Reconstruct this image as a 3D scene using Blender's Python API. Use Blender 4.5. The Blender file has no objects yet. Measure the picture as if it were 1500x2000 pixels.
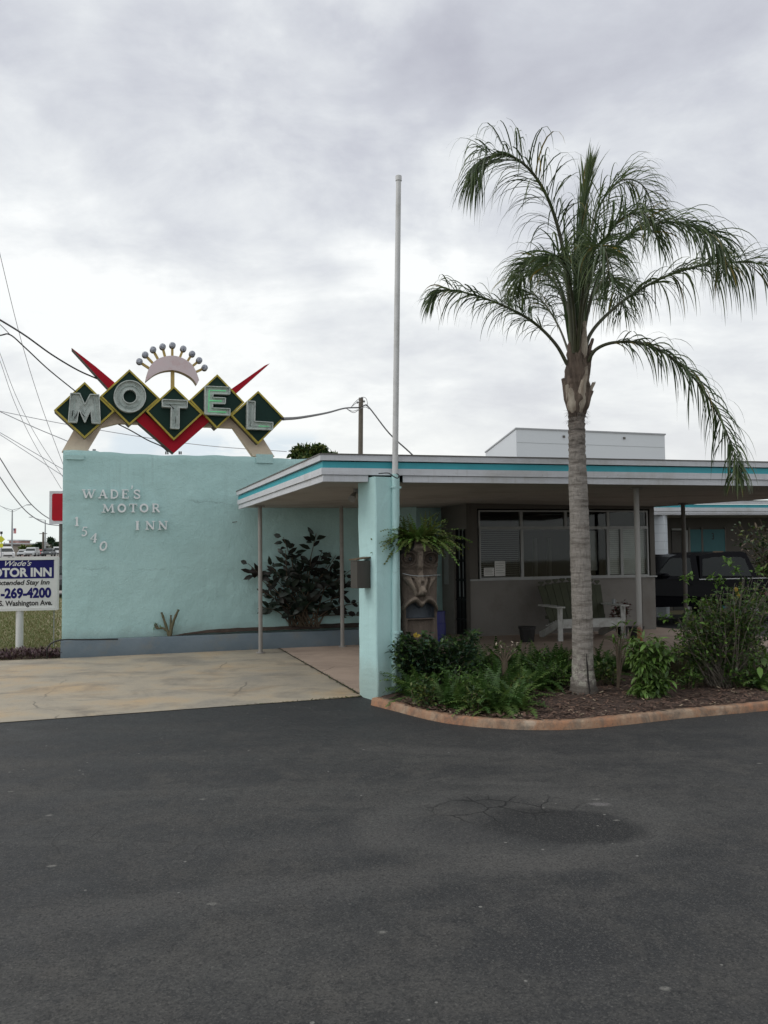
import bpy, math, random
from math import sin, cos, pi, radians, atan, sqrt, exp, atan2
from mathutils import Vector, Matrix, noise
V = Vector
R = random.Random(7)
S = bpy.context.scene
COL = S.collection
# ---------------------------------------------------------------- camera
F, H = 1618.0, 1.65
PITCH, ROLL = atan(76/F), radians(.65)
cam = bpy.data.cameras.new('camera'); co = bpy.data.objects.new('camera', cam); COL.objects.link(co)
cam.sensor_fit = 'HORIZONTAL'; cam.sensor_width = 36; cam.lens = 36*F/1500
cam.clip_start = .05; cam.clip_end = 3000
co.matrix_world = Matrix.Translation((0, 0, H)) @ Matrix.Rotation(pi/2+PITCH, 4, 'X') @ Matrix.Rotation(-ROLL, 4, 'Z')
S.camera = co
def ray(x, y):
    dx, dy = x-750, 1000-y
    X = dx*cos(ROLL)+dy*sin(ROLL); Y = -dx*sin(ROLL)+dy*cos(ROLL)
    return V((X, F*cos(PITCH)-Y*sin(PITCH), Y*cos(PITCH)+F*sin(PITCH)))
def G(x, y, z=0.):
    v = ray(x, y); return V((0, 0, H))+v*((z-H)/v.z)
def D(x, y, d):
    v = ray(x, y); return V((0, 0, H))+v*(d/v.y)
class PF:                       # an upright plane: point, heading; a along it, z up, off towards the viewer
    def __init__(s, p, deg):
        s.p = V((p[0], p[1], 0)); a = radians(deg); s.e = V((cos(a), sin(a), 0)); s.n = V((sin(a), -cos(a), 0))
    def uv(s, x, y):
        v = ray(x, y); o = V((0, 0, H)); t = (s.p-o).dot(s.n)/v.dot(s.n); q = o+v*t
        return ((q-s.p).dot(s.e), q.z)
    def pt(s, a, z, off=0.): return s.p+s.e*a+s.n*off+V((0, 0, z))
    def px(s, x, y, off=0.):
        a, z = s.uv(x, y); return s.pt(a, z, off)
# ---------------------------------------------------------------- materials
def nt(name):
    m = bpy.data.materials.new(name); m.use_nodes = True; n = m.node_tree; b = n.nodes['Principled BSDF']
    return m, n, b
def nd(n, typ, **k):
    x = n.nodes.new(typ)
    for a, v in k.items():
        if a in ('op',): x.operation = v
        else: setattr(x, a, v)
    return x
def lk(n, a, b): n.links.new(a, b)
def rgba(c): return (c[0], c[1], c[2], 1)
def noise_n(n, vec, scale, detail=5, rough=.55, dist=0.):
    t = nd(n, 'ShaderNodeTexNoise'); t.inputs['Scale'].default_value = scale; t.inputs['Detail'].default_value = detail
    t.inputs['Roughness'].default_value = rough; t.inputs['Distortion'].default_value = dist
    if vec is not None: lk(n, vec, t.inputs['Vector'])
    return t.outputs['Fac']
def ramp(n, fac, stops, interp='LINEAR'):
    r = nd(n, 'ShaderNodeValToRGB'); r.color_ramp.interpolation = interp
    e = r.color_ramp.elements
    while len(e) < len(stops): e.new(.5)
    for i, (p, c) in enumerate(stops):
        e[i].position = p; e[i].color = rgba(c) if isinstance(c, (tuple, list)) else (c, c, c, 1)
    lk(n, fac, r.inputs['Fac']); return r.outputs['Color']
def mixc(n, fac, a, b, mode='MIX'):
    x = nd(n, 'ShaderNodeMixRGB', blend_type=mode)
    for s, v in ((0, fac), (1, a), (2, b)):
        if isinstance(v, (int, float)): x.inputs[s].default_value = v
        elif isinstance(v, (tuple, list)): x.inputs[s].default_value = rgba(v)
        else: lk(n, v, x.inputs[s])
    return x.outputs[0]
def mth(n, op, a, b=None, c=None):
    x = nd(n, 'ShaderNodeMath', op=op)
    for i, v in enumerate((a, b, c)):
        if v is None: continue
        if isinstance(v, (int, float)): x.inputs[i].default_value = v
        else: lk(n, v, x.inputs[i])
    return x.outputs[0]
def objc(n, scale=None):
    t = nd(n, 'ShaderNodeTexCoord'); o = t.outputs['Object']
    if scale:
        m = nd(n, 'ShaderNodeMapping'); m.inputs['Scale'].default_value = scale; lk(n, o, m.inputs['Vector']); o = m.outputs[0]
    return o
def bump(n, b, h, strength, dist=.02):
    x = nd(n, 'ShaderNodeBump'); x.inputs['Strength'].default_value = strength; x.inputs['Distance'].default_value = dist
    lk(n, h, x.inputs['Height']); lk(n, x.outputs[0], b.inputs['Normal'])
def mat(name, c, c2=None, scale=4, rough=.7, bmp=0, bscale=40, vec=None, metal=0, spec=.5, emit=None, dirt=None, dscale=1.5, trans=0):
    m, n, b = nt(name)
    b.inputs['Roughness'].default_value = rough; b.inputs['Metallic'].default_value = metal
    b.inputs['Specular IOR Level'].default_value = spec
    o = objc(n, vec)
    c2 = c2 or tuple(v*.85 for v in c)
    f = noise_n(n, o, scale, 6, .6)
    colr = ramp(n, f, [(.3, c), (.7, c2)])
    if dirt:
        g = ramp(n, noise_n(n, objc(n), dscale, 8, .7), [(.5, 0), (.75, .8)])
        colr = mixc(n, g, colr, dirt)
    lk(n, colr, b.inputs['Base Color'])
    if bmp: bump(n, b, noise_n(n, o, bscale, 6, .6), bmp)
    if emit:
        b.inputs['Emission Color'].default_value = rgba(emit[0]); b.inputs['Emission Strength'].default_value = emit[1]
    if trans:
        tr = nd(n, 'ShaderNodeBsdfTranslucent'); lk(n, colr, tr.inputs['Color'])
        mx = nd(n, 'ShaderNodeMixShader'); mx.inputs[0].default_value = trans
        lk(n, b.outputs[0], mx.inputs[1]); lk(n, tr.outputs[0], mx.inputs[2])
        out = n.nodes['Material Output']; lk(n, mx.outputs[0], out.inputs['Surface'])
    return m
M = {}
# stucco
def stucco(name, c, c2, b1=.35):
    m, n, b = nt(name); o = objc(n)
    f = noise_n(n, o, 1.1, 7, .65); colr = ramp(n, f, [(.32, c), (.68, c2)])
    st = objc(n, (2.2, 2.2, .35)); f2 = ramp(n, noise_n(n, st, 1.6, 6, .7), [(.45, 0), (.8, .35)])
    colr = mixc(n, f2, colr, tuple(v*.74 for v in c))
    sp = ramp(n, noise_n(n, o, 26, 4, .6), [(.66, 0), (.74, .5)])
    colr = mixc(n, sp, colr, tuple(min(.9, v*1.12) for v in c))
    gz = nd(n, 'ShaderNodeSeparateXYZ'); lk(n, o, gz.inputs[0])
    bs_ = mth(n, 'ADD', gz.outputs[2], mth(n, 'MULTIPLY', noise_n(n, o, 6, 7, .7), -.35)); colr = mixc(n, ramp(n, bs_, [(.0, .75), (.14, .5), (.3, 0)]), colr, tuple(v*.62 for v in (c[0]*1.05, c[1]*.92, c[2]*.85)))
    rs_ = noise_n(n, objc(n, (7, 7, .25)), 2.2, 6, .75); colr = mixc(n, mth(n, 'MULTIPLY', ramp(n, rs_, [(.52, 0), (.7, .5)]), ramp(n, noise_n(n, o, .9, 3), [(.42, 0), (.6, 1)])), colr, tuple(v*.66 for v in c))
    pt_ = ramp(n, noise_n(n, o, .55, 4, .6, 1.2), [(.56, 0), (.575, .35)]); colr = mixc(n, pt_, colr, tuple(min(.9, v*1.1) for v in c))
    # repair seams across the render
    ge = nd(n, 'ShaderNodeSeparateXYZ'); lk(n, o, ge.inputs[0])
    w = noise_n(n, objc(n, (1.2, 1.2, 1.2)), 1.2, 8, .7)
    zz = mth(n, 'ADD', ge.outputs[2], mth(n, 'MULTIPLY', w, .5))
    fr = mth(n, 'ABSOLUTE', mth(n, 'SUBTRACT', mth(n, 'FRACT', mth(n, 'MULTIPLY', zz, .9)), .5))
    crack = ramp(n, fr, [(0, 1), (.016, 0)])
    cm = mth(n, 'MULTIPLY', crack, ramp(n, noise_n(n, o, 1.7, 3), [(.5, 0), (.62, .55)]))
    colr = mixc(n, cm, colr, tuple(v*.45 for v in c))
    lk(n, colr, b.inputs['Base Color']); b.inputs['Roughness'].default_value = .75
    h = mth(n, 'ADD', noise_n(n, o, 3.2, 10, .68), mth(n, 'MULTIPLY', noise_n(n, o, 45, 3, .6), .16))
    h = mth(n, 'SUBTRACT', h, mth(n, 'MULTIPLY', cm, .12))
    bump(n, b, h, b1, .06)
    return m
M['teal'] = stucco('teal_stucco', (.435, .645, .635), (.38, .58, .57), .5)
M['tealpillar'] = stucco('teal_pillar_paint', (.45, .67, .66), (.415, .62, .61), .2)
M['bluegrey'] = mat('blue_grey_paint', (.115, .155, .185), (.15, .19, .22), 3, .7, .3, 30, dirt=(.2, .19, .16), dscale=2.5)
def board():
    m = mat('white_painted_board', (.62, .63, .66), (.53, .54, .57), 3, .55, .15, 20, vec=(1, 1, 8), dirt=(.40, .39, .36), dscale=1.3); n = m.node_tree; b = n.nodes['Principled BSDF']
    base = b.inputs['Base Color'].links[0].from_socket; f = noise_n(n, objc(n, (9, 9, .6)), 2.5, 6, .75)
    f2 = noise_n(n, objc(n), 22, 4, .7); c = mixc(n, ramp(n, f, [(.54, 0), (.72, .3)]), base, (.28, .265, .24)); c = mixc(n, ramp(n, f2, [(.68, 0), (.74, .8)]), c, (.22, .17, .12))
    lk(n, c, b.inputs['Base Color']); return m
M['whiteboard'] = board()
M['tealboard'] = mat('teal_painted_board', (.035, .36, .42), (.03, .30, .36), 5, .5, .1, 20)
M['flash'] = mat('dark_metal_flashing', (.09, .085, .08), (.14, .13, .12), 6, .5)
M['soffit'] = mat('soffit_boards', (.44, .41, .375), (.37, .345, .315), 2, .8, dirt=(.23, .195, .165), dscale=1.1)
def plank(m, axis_scale, width=.1):
    n = m.node_tree; b = n.nodes['Principled BSDF']; o = objc(n)
    s = nd(n, 'ShaderNodeSeparateXYZ'); mp = nd(n, 'ShaderNodeMapping'); mp.inputs['Rotation'].default_value = (0, 0, radians(-14.4))
    lk(n, o, mp.inputs[0]); lk(n, mp.outputs[0], s.inputs[0])
    f = mth(n, 'FRACT', mth(n, 'DIVIDE', s.outputs[axis_scale], width))
    g = ramp(n, f, [(0, 0), (.05, 1)]); bump(n, b, g, .5, .01)
    base = b.inputs['Base Color'].links[0].from_socket
    lk(n, mixc(n, mth(n, 'SUBTRACT', 1, g), base, (.12, .1, .09)), b.inputs['Base Color'])
plank(M['soffit'], 1, .12)
M['post'] = mat('grey_post_paint', (.30, .285, .265), (.24, .225, .21), 8, .6, .1, 30)
def rustpost():
    m, n, b = nt('rusting_post_paint'); o = objc(n); s = nd(n, 'ShaderNodeSeparateXYZ'); lk(n, o, s.inputs[0])
    z = mth(n, 'ADD', s.outputs[2], mth(n, 'MULTIPLY', noise_n(n, o, 9, 5), .5))
    f = ramp(n, z, [(.75, 1), (.95, 0)])
    lk(n, mixc(n, f, (.34, .325, .31), ramp(n, noise_n(n, o, 30), [(.3, (.30, .10, .035)), (.7, (.16, .06, .03))])), b.inputs['Base Color'])
    b.inputs['Roughness'].default_value = .7; return m
M['rustpost'] = rustpost()
M['darkpost'] = mat('dark_brown_post_paint', (.10, .09, .08), None, 8, .6)
M['taupe'] = mat('taupe_wall_paint', (.22, .208, .192), (.19, .178, .164), 2, .8, .2, 50, dirt=(.14, .12, .1))
M['taupedark'] = mat('dark_taupe_trim', (.10, .09, .078), None, 3, .7)
M['frame'] = mat('pale_window_frame', (.36, .365, .36), None, 5, .5)
M['blind'] = mat('white_blind_slats', (.62, .62, .6), None, 5, .5)
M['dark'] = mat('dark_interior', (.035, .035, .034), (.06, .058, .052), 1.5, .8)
M['black'] = mat('black_plastic', (.012, .012, .013), None, 5, .45)
M['blue'] = mat('blue_plastic', (.02, .025, .16), None, 5, .45)
M['paper'] = mat('white_paper', (.7, .7, .68), None, 5, .7)
M['ink'] = mat('black_ink', (.03, .03, .03), None, 5, .7)
def glass(name, tint, rough=.02, alpha=.55):
    m, n, b = nt(name); b.inputs['Base Color'].default_value = rgba(tint); b.inputs['Roughness'].default_value = rough
    b.inputs['Specular IOR Level'].default_value = .25
    t = nd(n, 'ShaderNodeBsdfTransparent'); t.inputs[0].default_value = (.75, .8, .78, 1)
    x = nd(n, 'ShaderNodeMixShader'); x.inputs[0].default_value = alpha
    lk(n, t.outputs[0], x.inputs[1]); lk(n, b.outputs[0], x.inputs[2])
    lk(n, x.outputs[0], n.nodes['Material Output'].inputs['Surface']); return m
def clearglass():
    m, n, b = nt('window_glass'); n.nodes.remove(b); t = nd(n, 'ShaderNodeBsdfTransparent'); t.inputs[0].default_value = (.86, .9, .88, 1)
    g = nd(n, 'ShaderNodeBsdfGlossy'); g.inputs['Roughness'].default_value = .03; g.inputs[0].default_value = (.9, .9, .9, 1)
    fr = nd(n, 'ShaderNodeFresnel'); fr.inputs[0].default_value = 1.45; x = nd(n, 'ShaderNodeMixShader'); lk(n, fr.outputs[0], x.inputs[0])
    lk(n, t.outputs[0], x.inputs[1]); lk(n, g.outputs[0], x.inputs[2]); lk(n, x.outputs[0], n.nodes['Material Output'].inputs['Surface']); return m
M['glass'] = clearglass()
M['carglass'] = glass('tinted_car_glass', (.02, .025, .025), .03, .8)
M['white'] = mat('white_paint', (.72, .72, .70), (.64, .64, .62), 3, .5)
M['offwhite'] = mat('chalky_white_letter_paint', (.82, .85, .86), (.70, .74, .75), 9, .6)
M['polewhite'] = mat('white_flagpole_paint', (.60, .60, .60), (.5, .5, .49), 3, .4, dirt=(.35, .34, .32), dscale=3)
M['signblue'] = mat('navy_sign_panel', (.010, .010, .125), None, 3, .45, spec=.2)
M['cream'] = mat('cream_arch_paint', (.72, .57, .44), (.62, .50, .39), 2.5, .7, .2, 20, dirt=(.33, .25, .2))
M['signgreen'] = mat('dark_green_sign_face', (.010, .032, .026), (.012, .034, .026), 3, .55, spec=.15)
M['signside'] = mat('dark_sign_sides', (.03, .026, .022), (.06, .045, .035), 6, .6)
M['gold'] = mat('old_gold_trim', (.50, .40, .045), (.34, .27, .03), 8, .5, dirt=(.16, .13, .04), dscale=12)
M['goldpost'] = mat('ochre_post_paint', (.50, .36, .11), (.40, .28, .08), 8, .5)
M['red'] = mat('crimson_sign_face', (.40, .006, .02), (.32, .006, .018), 4, .55, spec=.15)
M['pink'] = mat('faded_pink_enamel', (.66, .52, .54), (.60, .55, .56), 3, .5, dirt=(.55, .30, .30), dscale=3)
M['brass'] = mat('dull_brass_edge', (.38, .30, .19), None, 8, .5)
M['channel'] = mat('weathered_grey_channel', (.60, .66, .63), (.47, .53, .50), 9, .5, dirt=(.17, .18, .16), dscale=10)
M['rim'] = mat('pale_channel_rim', (.56, .61, .58), (.42, .46, .44), 9, .5, dirt=(.16, .15, .13), dscale=12)
M['tubegrey'] = mat('unlit_neon_tube', (.42, .5, .47), None, 9, .3)
M['tubegreen'] = mat('lit_green_neon_tube', (.2, .7, .35), None, 9, .3, emit=((.15, 1, .35), .2))
M['tubedark'] = mat('black_tube_coating', (.02, .02, .02), None, 9, .4)
M['bulb'] = mat('blue_grey_bulb_glass', (.05, .06, .10), (.55, .58, .64), 40, .2)
M['wire'] = mat('black_cable', (.015, .015, .015), None, 5, .5)
M['wiregrey'] = mat('grey_cable', (.34, .35, .37), None, 5, .5)
M['wood'] = mat('weathered_grey_wood', (.16, .14, .115), (.10, .085, .07), 6, .85, .4, 30, vec=(6, 6, .6))
M['galv'] = mat('galvanised_steel', (.33, .35, .36), None, 5, .45, metal=.3)
M['truck'] = mat('black_car_paint', (.004, .004, .006), None, 5, .22, spec=.08)
M['trim'] = mat('chrome_trim', (.55, .56, .58), None, 5, .25, metal=.6)
M['tyre'] = mat('rubber_tyre', (.02, .02, .02), None, 5, .8)
M['warehouse'] = mat('white_warehouse_panel', (.60, .63, .66), (.57, .60, .63), .15, .7)
M['block'] = mat('white_painted_block', (.62, .66, .70), (.56, .6, .64), 3, .7, .15, 20)
M['tealdoor'] = mat('teal_door_paint', (.018, .135, .155), (.015, .12, .135), 3, .5)
M['benchgreen'] = mat('olive_green_bench_paint', (.055, .062, .032), (.042, .048, .025), 6, .6)
M['benchwhite'] = mat('worn_white_bench_paint', (.55, .56, .54), (.42, .42, .40), 8, .6, dirt=(.2, .18, .15), dscale=9)
def leafm(name, c, c2, rough=.45, trans=.25, spec=.4): return mat(name, c, c2, 6, rough, trans=trans, spec=spec)
M['leaf1'] = leafm('mid_green_leaf', (.065, .12, .03), (.045, .09, .022))
M['leaf2'] = leafm('dark_green_leaf', (.030, .060, .02), (.04, .078, .026))
M['leaf3'] = leafm('light_green_leaf', (.13, .24, .045), (.10, .19, .036))
M['leaf4'] = leafm('yellow_leaf', (.42, .30, .03), (.3, .2, .03))
M['leaf5'] = leafm('blue_green_leaf', (.042, .08, .05), (.03, .064, .038))
M['fern1'] = leafm('fern_green', (.10, .165, .036), (.075, .13, .028), .5)
M['fern2'] = leafm('deep_fern_green', (.05, .11, .022), (.036, .08, .018), .5)
M['fern3'] = leafm('olive_fern', (.125, .15, .038), (.09, .115, .027), .5)
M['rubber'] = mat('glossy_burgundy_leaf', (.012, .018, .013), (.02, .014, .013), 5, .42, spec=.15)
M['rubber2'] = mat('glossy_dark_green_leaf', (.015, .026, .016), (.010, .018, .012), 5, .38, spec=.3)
M['palm1'] = leafm('palm_leaflet', (.066, .10, .038), (.044, .074, .03), .42, .25)
M['palm2'] = leafm('palm_leaflet_pale', (.115, .155, .055), (.085, .12, .045), .42, .3)
M['palm3'] = leafm('palm_leaflet_yellowing', (.26, .2, .03), (.18, .13, .03), .5, .2)
M['rachis'] = mat('palm_rachis', (.07, .075, .032), (.045, .045, .024), 5, .5)
M['stem'] = mat('brown_stem', (.12, .09, .06), (.08, .06, .04), 10, .8)
M['stemgrey'] = mat('grey_twig', (.17, .15, .12), (.11, .095, .075), 10, .8)
M['stemgreen'] = mat('green_brown_stem', (.09, .10, .05), (.12, .09, .05), 8, .7)
M['boot'] = mat('fibrous_frond_base', (.25, .19, .15), (.075, .052, .038), 7, .9, 1, 30, vec=(4, 4, .6), dirt=(.035, .025, .02), dscale=5)
M['bootpale'] = mat('pale_frond_base', (.50, .44, .36), (.28, .22, .17), 7, .8, .4, 30, vec=(3, 3, .6), dirt=(.1, .07, .05), dscale=7)
M['redleaf'] = mat('dark_red_flower', (.12, .012, .015), (.07, .02, .015), 8, .5)
M['purple'] = mat('purple_groundcover_leaf', (.055, .022, .035), (.09, .045, .05), 8, .6)
def palmtrunk():
    m, n, b = nt('palm_bark'); o = objc(n); s = nd(n, 'ShaderNodeSeparateXYZ'); lk(n, o, s.inputs[0])
    st = objc(n, (1.2, 1.2, 9)); f = noise_n(n, st, 2.2, 9, .72)
    fine = noise_n(n, objc(n, (4, 4, 1)), 14, 6, .7)
    c = ramp(n, f, [(.30, (.07, .06, .052)), (.42, (.17, .15, .13)), (.55, (.29, .265, .24)), (.66, (.20, .18, .155)), (.75, (.10, .085, .07))])
    top = ramp(n, s.outputs[2], [(.0, 0), (1., 1)])
    tb = nd(n, 'ShaderNodeMapRange'); tb.inputs[1].default_value = 2.55; tb.inputs[2].default_value = 3.1; lk(n, s.outputs[2], tb.inputs[0])
    c = mixc(n, mth(n, 'MULTIPLY', tb.outputs[0], .7), c, ramp(n, f, [(.4, (.045, .034, .028)), (.6, (.22, .18, .15))]))
    c = mixc(n, ramp(n, fine, [(.5, 0), (.72, .7)]), c, (.075, .065, .055))
    # pale lichen low down
    pm = mth(n, 'MULTIPLY', ramp(n, noise_n(n, o, 11, 6, .7), [(.5, 0), (.56, 1)]), ramp(n, s.outputs[2], [(.0, 0), (.10, .0), (.2, 1), (.42, .75), (.6, .05), (.99, .02)]))
    c = mixc(n, pm, c, (.40, .39, .33))
    lb = ramp(n, s.outputs[2], [(.0, 1), (.16, .8), (.22, 0)])
    c = mixc(n, lb, c, (.085, .072, .06))
    lk(n, c, b.inputs['Base Color']); b.inputs['Roughness'].default_value = .9
    bump(n, b, mth(n, 'ADD', f, mth(n, 'MULTIPLY', fine, .5)), .8, .03); return m
M['bark'] = palmtrunk()
M['crackdark'] = mat('dark_split', (.02, .017, .015), None, 9, .9)
M['tiki'] = mat('weathered_carved_wood', (.135, .102, .08), (.075, .057, .045), 5, .85, .6, 30, vec=(3, 3, .8), dirt=(.05, .036, .03), dscale=6)
M['tikilight'] = mat('pale_relief_wood', (.23, .185, .145), (.13, .102, .08), 7, .85, .5, 40, dirt=(.07, .05, .04), dscale=9)  # paler tone for raised carving, relief contrast put into the colour
M['tikiblack'] = mat('black_brow_paint', (.018, .016, .016), None, 8, .6)
M['tikiblue'] = mat('slate_mouth_paint', (.045, .055, .068), (.03, .038, .048), 5, .6)
M['bronze'] = mat('dark_bronze_paint', (.045, .038, .03), None, 5, .45)
M['rustlid'] = mat('rusty_lid', (.10, .065, .035), None, 5, .7)
M['flagstripe'] = mat('red_white_banner', (.5, .12, .12), (.6, .5, .5), 1, .8)
M['signyellow'] = mat('fluorescent_yellow_sign', (.62, .62, .03), None, 3, .5)
M['signred'] = mat('red_sign_face', (.40, .008, .02), (.34, .01, .02), 2, .5, spec=.15)
# ---------------------------------------------------------------- ground materials
P_OIL, P_OIL2 = G(1120, 1608), G(930, 1570)
def asphalt():
    m, n, b = nt('sealed_asphalt'); o = objc(n)
    s = nd(n, 'ShaderNodeSeparateXYZ'); lk(n, o, s.inputs[0])
    mp = nd(n, 'ShaderNodeMapping'); mp.inputs['Rotation'].default_value = (0, 0, radians(22)); mp.inputs['Scale'].default_value = (.35, 1.5, 1); lk(n, o, mp.inputs[0])
    big = noise_n(n, mp.outputs[0], .8, 7, .6, .4)
    c = ramp(n, big, [(.32, (.017, .0185, .020)), (.48, (.028, .0285, .029)), (.62, (.050, .049, .046))])
    med = noise_n(n, o, 2.2, 8, .7, .3)
    c = mixc(n, ramp(n, med, [(.46, 0), (.62, .7)]), c, (.062, .059, .054))
    c = mixc(n, ramp(n, noise_n(n, o, 7, 10, .8, .5), [(.48, 0), (.62, .65)]), c, (.016, .017, .018))
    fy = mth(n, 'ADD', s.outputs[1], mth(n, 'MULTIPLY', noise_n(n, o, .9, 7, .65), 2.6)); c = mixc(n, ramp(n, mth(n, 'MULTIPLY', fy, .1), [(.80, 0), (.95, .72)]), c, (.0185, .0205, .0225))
    # arc shaped tyre-swept band
    def blob(px, py, rx, ry, rot, w):
        q = G(px, py); mm = nd(n, 'ShaderNodeMapping', vector_type='TEXTURE'); mm.inputs['Location'].default_value = (q.x, q.y, 0)
        mm.inputs['Rotation'].default_value = (0, 0, radians(rot)); mm.inputs['Scale'].default_value = (rx, ry, 1)
        wn = nd(n, 'ShaderNodeTexNoise'); wn.inputs['Scale'].default_value = 2.2; wn.inputs['Detail'].default_value = 8; wn.inputs['Roughness'].default_value = .65; lk(n, o, wn.inputs[0])
        vm = nd(n, 'ShaderNodeVectorMath', operation='MULTIPLY_ADD'); vm.inputs[1].default_value = (w, w, 0); vm.inputs[2].default_value = (-w/2, -w/2, 0)
        lk(n, wn.outputs['Color'], vm.inputs[0]); ad = nd(n, 'ShaderNodeVectorMath', operation='ADD'); lk(n, vm.outputs[0], ad.inputs[0]); lk(n, o, ad.inputs[1])
        lk(n, ad.outputs[0], mm.inputs[0])
        sm = nd(n, 'ShaderNodeVectorMath', operation='MULTIPLY'); sm.inputs[1].default_value = (1, 1, 0); lk(n, mm.outputs[0], sm.inputs[0])
        ln = nd(n, 'ShaderNodeVectorMath', operation='LENGTH'); lk(n, sm.outputs[0], ln.inputs[0]); return ln.outputs['Value']
    ring = blob(1010, 1605, 1.1, .75, 5, .5)
    c = mixc(n, ramp(n, ring, [(.45, 0), (.8, .75), (1., 0)]), c, (.068, .066, .062))
    c = mixc(n, mth(n, 'MULTIPLY', ramp(n, blob(500, 1750, 2.0, .22, 16, .6), [(.3, .55), (1, 0)]), 1.0), c, (.066, .064, .061))
    c = mixc(n, ramp(n, blob(1060, 1690, .8, .16, 2, .6), [(.3, .6), (1, 0)]), c, (.075, .071, .066))
    c = mixc(n, ramp(n, blob(1000, 1532, .55, .09, -8, .25), [(.3, .5), (1, 0)]), c, (.08, .077, .072))
    c = mixc(n, ramp(n, blob(700, 1640, 1.6, .3, 8, .5), [(.3, .4), (1, 0)]), c, (.06, .058, .056))
    c = mixc(n, ramp(n, blob(860, 1470, 1.5, .18, -12, .4), [(.3, .5), (1, 0)]), c, (.07, .067, .063))
    c = mixc(n, ramp(n, blob(1100, 1618, .58, .34, -8, .4), [(.72, .9), (.95, 0)]), c, (.011, .0115, .012))
    c = mixc(n, ramp(n, blob(1040, 1590, .30, .12, -8, .3), [(.4, .85), (1, 0)]), c, (.009, .009, .009))
    c = mixc(n, ramp(n, blob(940, 1565, .34, .2, 0, .4), [(.4, .6), (1, 0)]), c, (.018, .018, .018))
    c = mixc(n, ramp(n, blob(1172, 1572, .08, .05, 0, .1), [(.5, .8), (1, 0)]), c, (.15, .14, .14))
    for bx, by in ((1165, 1562), (1205, 1604), (95, 1594), (395, 1562), (20, 1548), (415, 1768), (100, 1694), (1300, 1932), (745, 1822), (1482, 1492)):
        c = mixc(n, ramp(n, blob(bx, by, .028, .018, 10, .09), [(.5, .8), (1, 0)]), c, (.17, .165, .15))
    # aggregate
    sp = noise_n(n, o, 95, 4, .8); c = mixc(n, ramp(n, sp, [(.56, 0), (.70, .8)]), c, (.13, .125, .115))
    sp3 = noise_n(n, o, 60, 5, .8); c = mixc(n, ramp(n, sp3, [(.50, 0), (.62, .75)]), c, (.010, .010, .011))
    sp2 = nd(n, 'ShaderNodeTexVoronoi'); sp2.inputs['Scale'].default_value = 5; lk(n, o, sp2.inputs[0])
    c = mixc(n, ramp(n, sp2.outputs['Distance'], [(.035, .8), (.05, 0)]), c, (.2, .195, .18))
    vc = nd(n, 'ShaderNodeTexVoronoi'); vc.inputs['Scale'].default_value = 130; lk(n, o, vc.inputs[0]); gs = nd(n, 'ShaderNodeSeparateColor'); lk(n, vc.outputs['Color'], gs.inputs[0])
    c = mixc(n, ramp(n, gs.outputs[0], [(.0, .45), (.35, 0)]), c, (.007, .007, .008)); c = mixc(n, ramp(n, gs.outputs[1], [(.78, 0), (1., .32)]), c, (.12, .115, .105))
    # cracks
    wn = nd(n, 'ShaderNodeTexNoise'); wn.inputs['Scale'].default_value = 5; wn.inputs['Detail'].default_value = 8; lk(n, o, wn.inputs[0])
    mx = mixc(n, .10, o, wn.outputs['Color'])
    vo = nd(n, 'ShaderNodeTexVoronoi', feature='DISTANCE_TO_EDGE'); vo.inputs['Scale'].default_value = 4.6; lk(n, mx, vo.inputs[0])
    ck = ramp(n, vo.outputs['Distance'], [(.009, 1), (.032, 0)])
    msk = mth(n, 'MAXIMUM', ramp(n, blob(985, 1580, .62, .40, 0, .5), [(.55, 1), (1, 0)]), mth(n, 'MAXIMUM', ramp(n, blob(130, 1640, .5, .35, 0, .5), [(.5, .4), (1, 0)]), ramp(n, blob(350, 1655, .5, .25, 0, .5), [(.5, .35), (1, 0)])))
    ckm = mth(n, 'MULTIPLY', ck, msk)
    c = mixc(n, mth(n, 'MULTIPLY', ckm, .95), c, (.004, .004, .004))
    lk(n, c, b.inputs['Base Color'])
    lk(n, ramp(n, med, [(.3, .62), (.7, .85)]), b.inputs['Roughness']); b.inputs['Specular IOR Level'].default_value = .35
    bump(n, b, mth(n, 'SUBTRACT', mth(n, 'ADD', mth(n, 'MULTIPLY', sp, .6), noise_n(n, o, 60, 4, .7)), mth(n, 'MULTIPLY', ckm, 1.)), .55, .006)
    return m
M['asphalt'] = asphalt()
def concrete(name, cs, dark, bs=.3, k=1):
    m, n, b = nt(name); o = objc(n)
    f = noise_n(n, o, .9*k, 8, .66, .4); c = ramp(n, f, [(.3, cs[0]), (.5, cs[1]), (.68, cs[2])])
    mp = objc(n, (.8*k, 1.1, 1)); g = ramp(n, noise_n(n, mp, 1.4*k, 8, .7, .6), [(.48, 0), (.7, .85)]); c = mixc(n, g, c, dark)
    c = mixc(n, ramp(n, noise_n(n, o, 55, 4, .7), [(.55, 0), (.7, .35)]), c, tuple(v*.5 for v in dark))
    wn = nd(n, 'ShaderNodeTexNoise'); wn.inputs['Scale'].default_value = 4; wn.inputs['Detail'].default_value = 8; lk(n, o, wn.inputs[0])
    vo = nd(n, 'ShaderNodeTexVoronoi', feature='DISTANCE_TO_EDGE'); vo.inputs['Scale'].default_value = .7; lk(n, mixc(n, .1, o, wn.outputs['Color']), vo.inputs[0])
    ck = mth(n, 'MULTIPLY', ramp(n, vo.outputs['Distance'], [(.003, 1), (.008, 0)]), ramp(n, noise_n(n, o, .8, 3), [(.5, 0), (.6, .6)]))
    c = mixc(n, ck, c, (.07, .06, .05))
    lk(n, c, b.inputs['Base Color']); b.inputs['Roughness'].default_value = .85
    bump(n, b, noise_n(n, o, 70, 5, .7), bs, .008); return m
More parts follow.
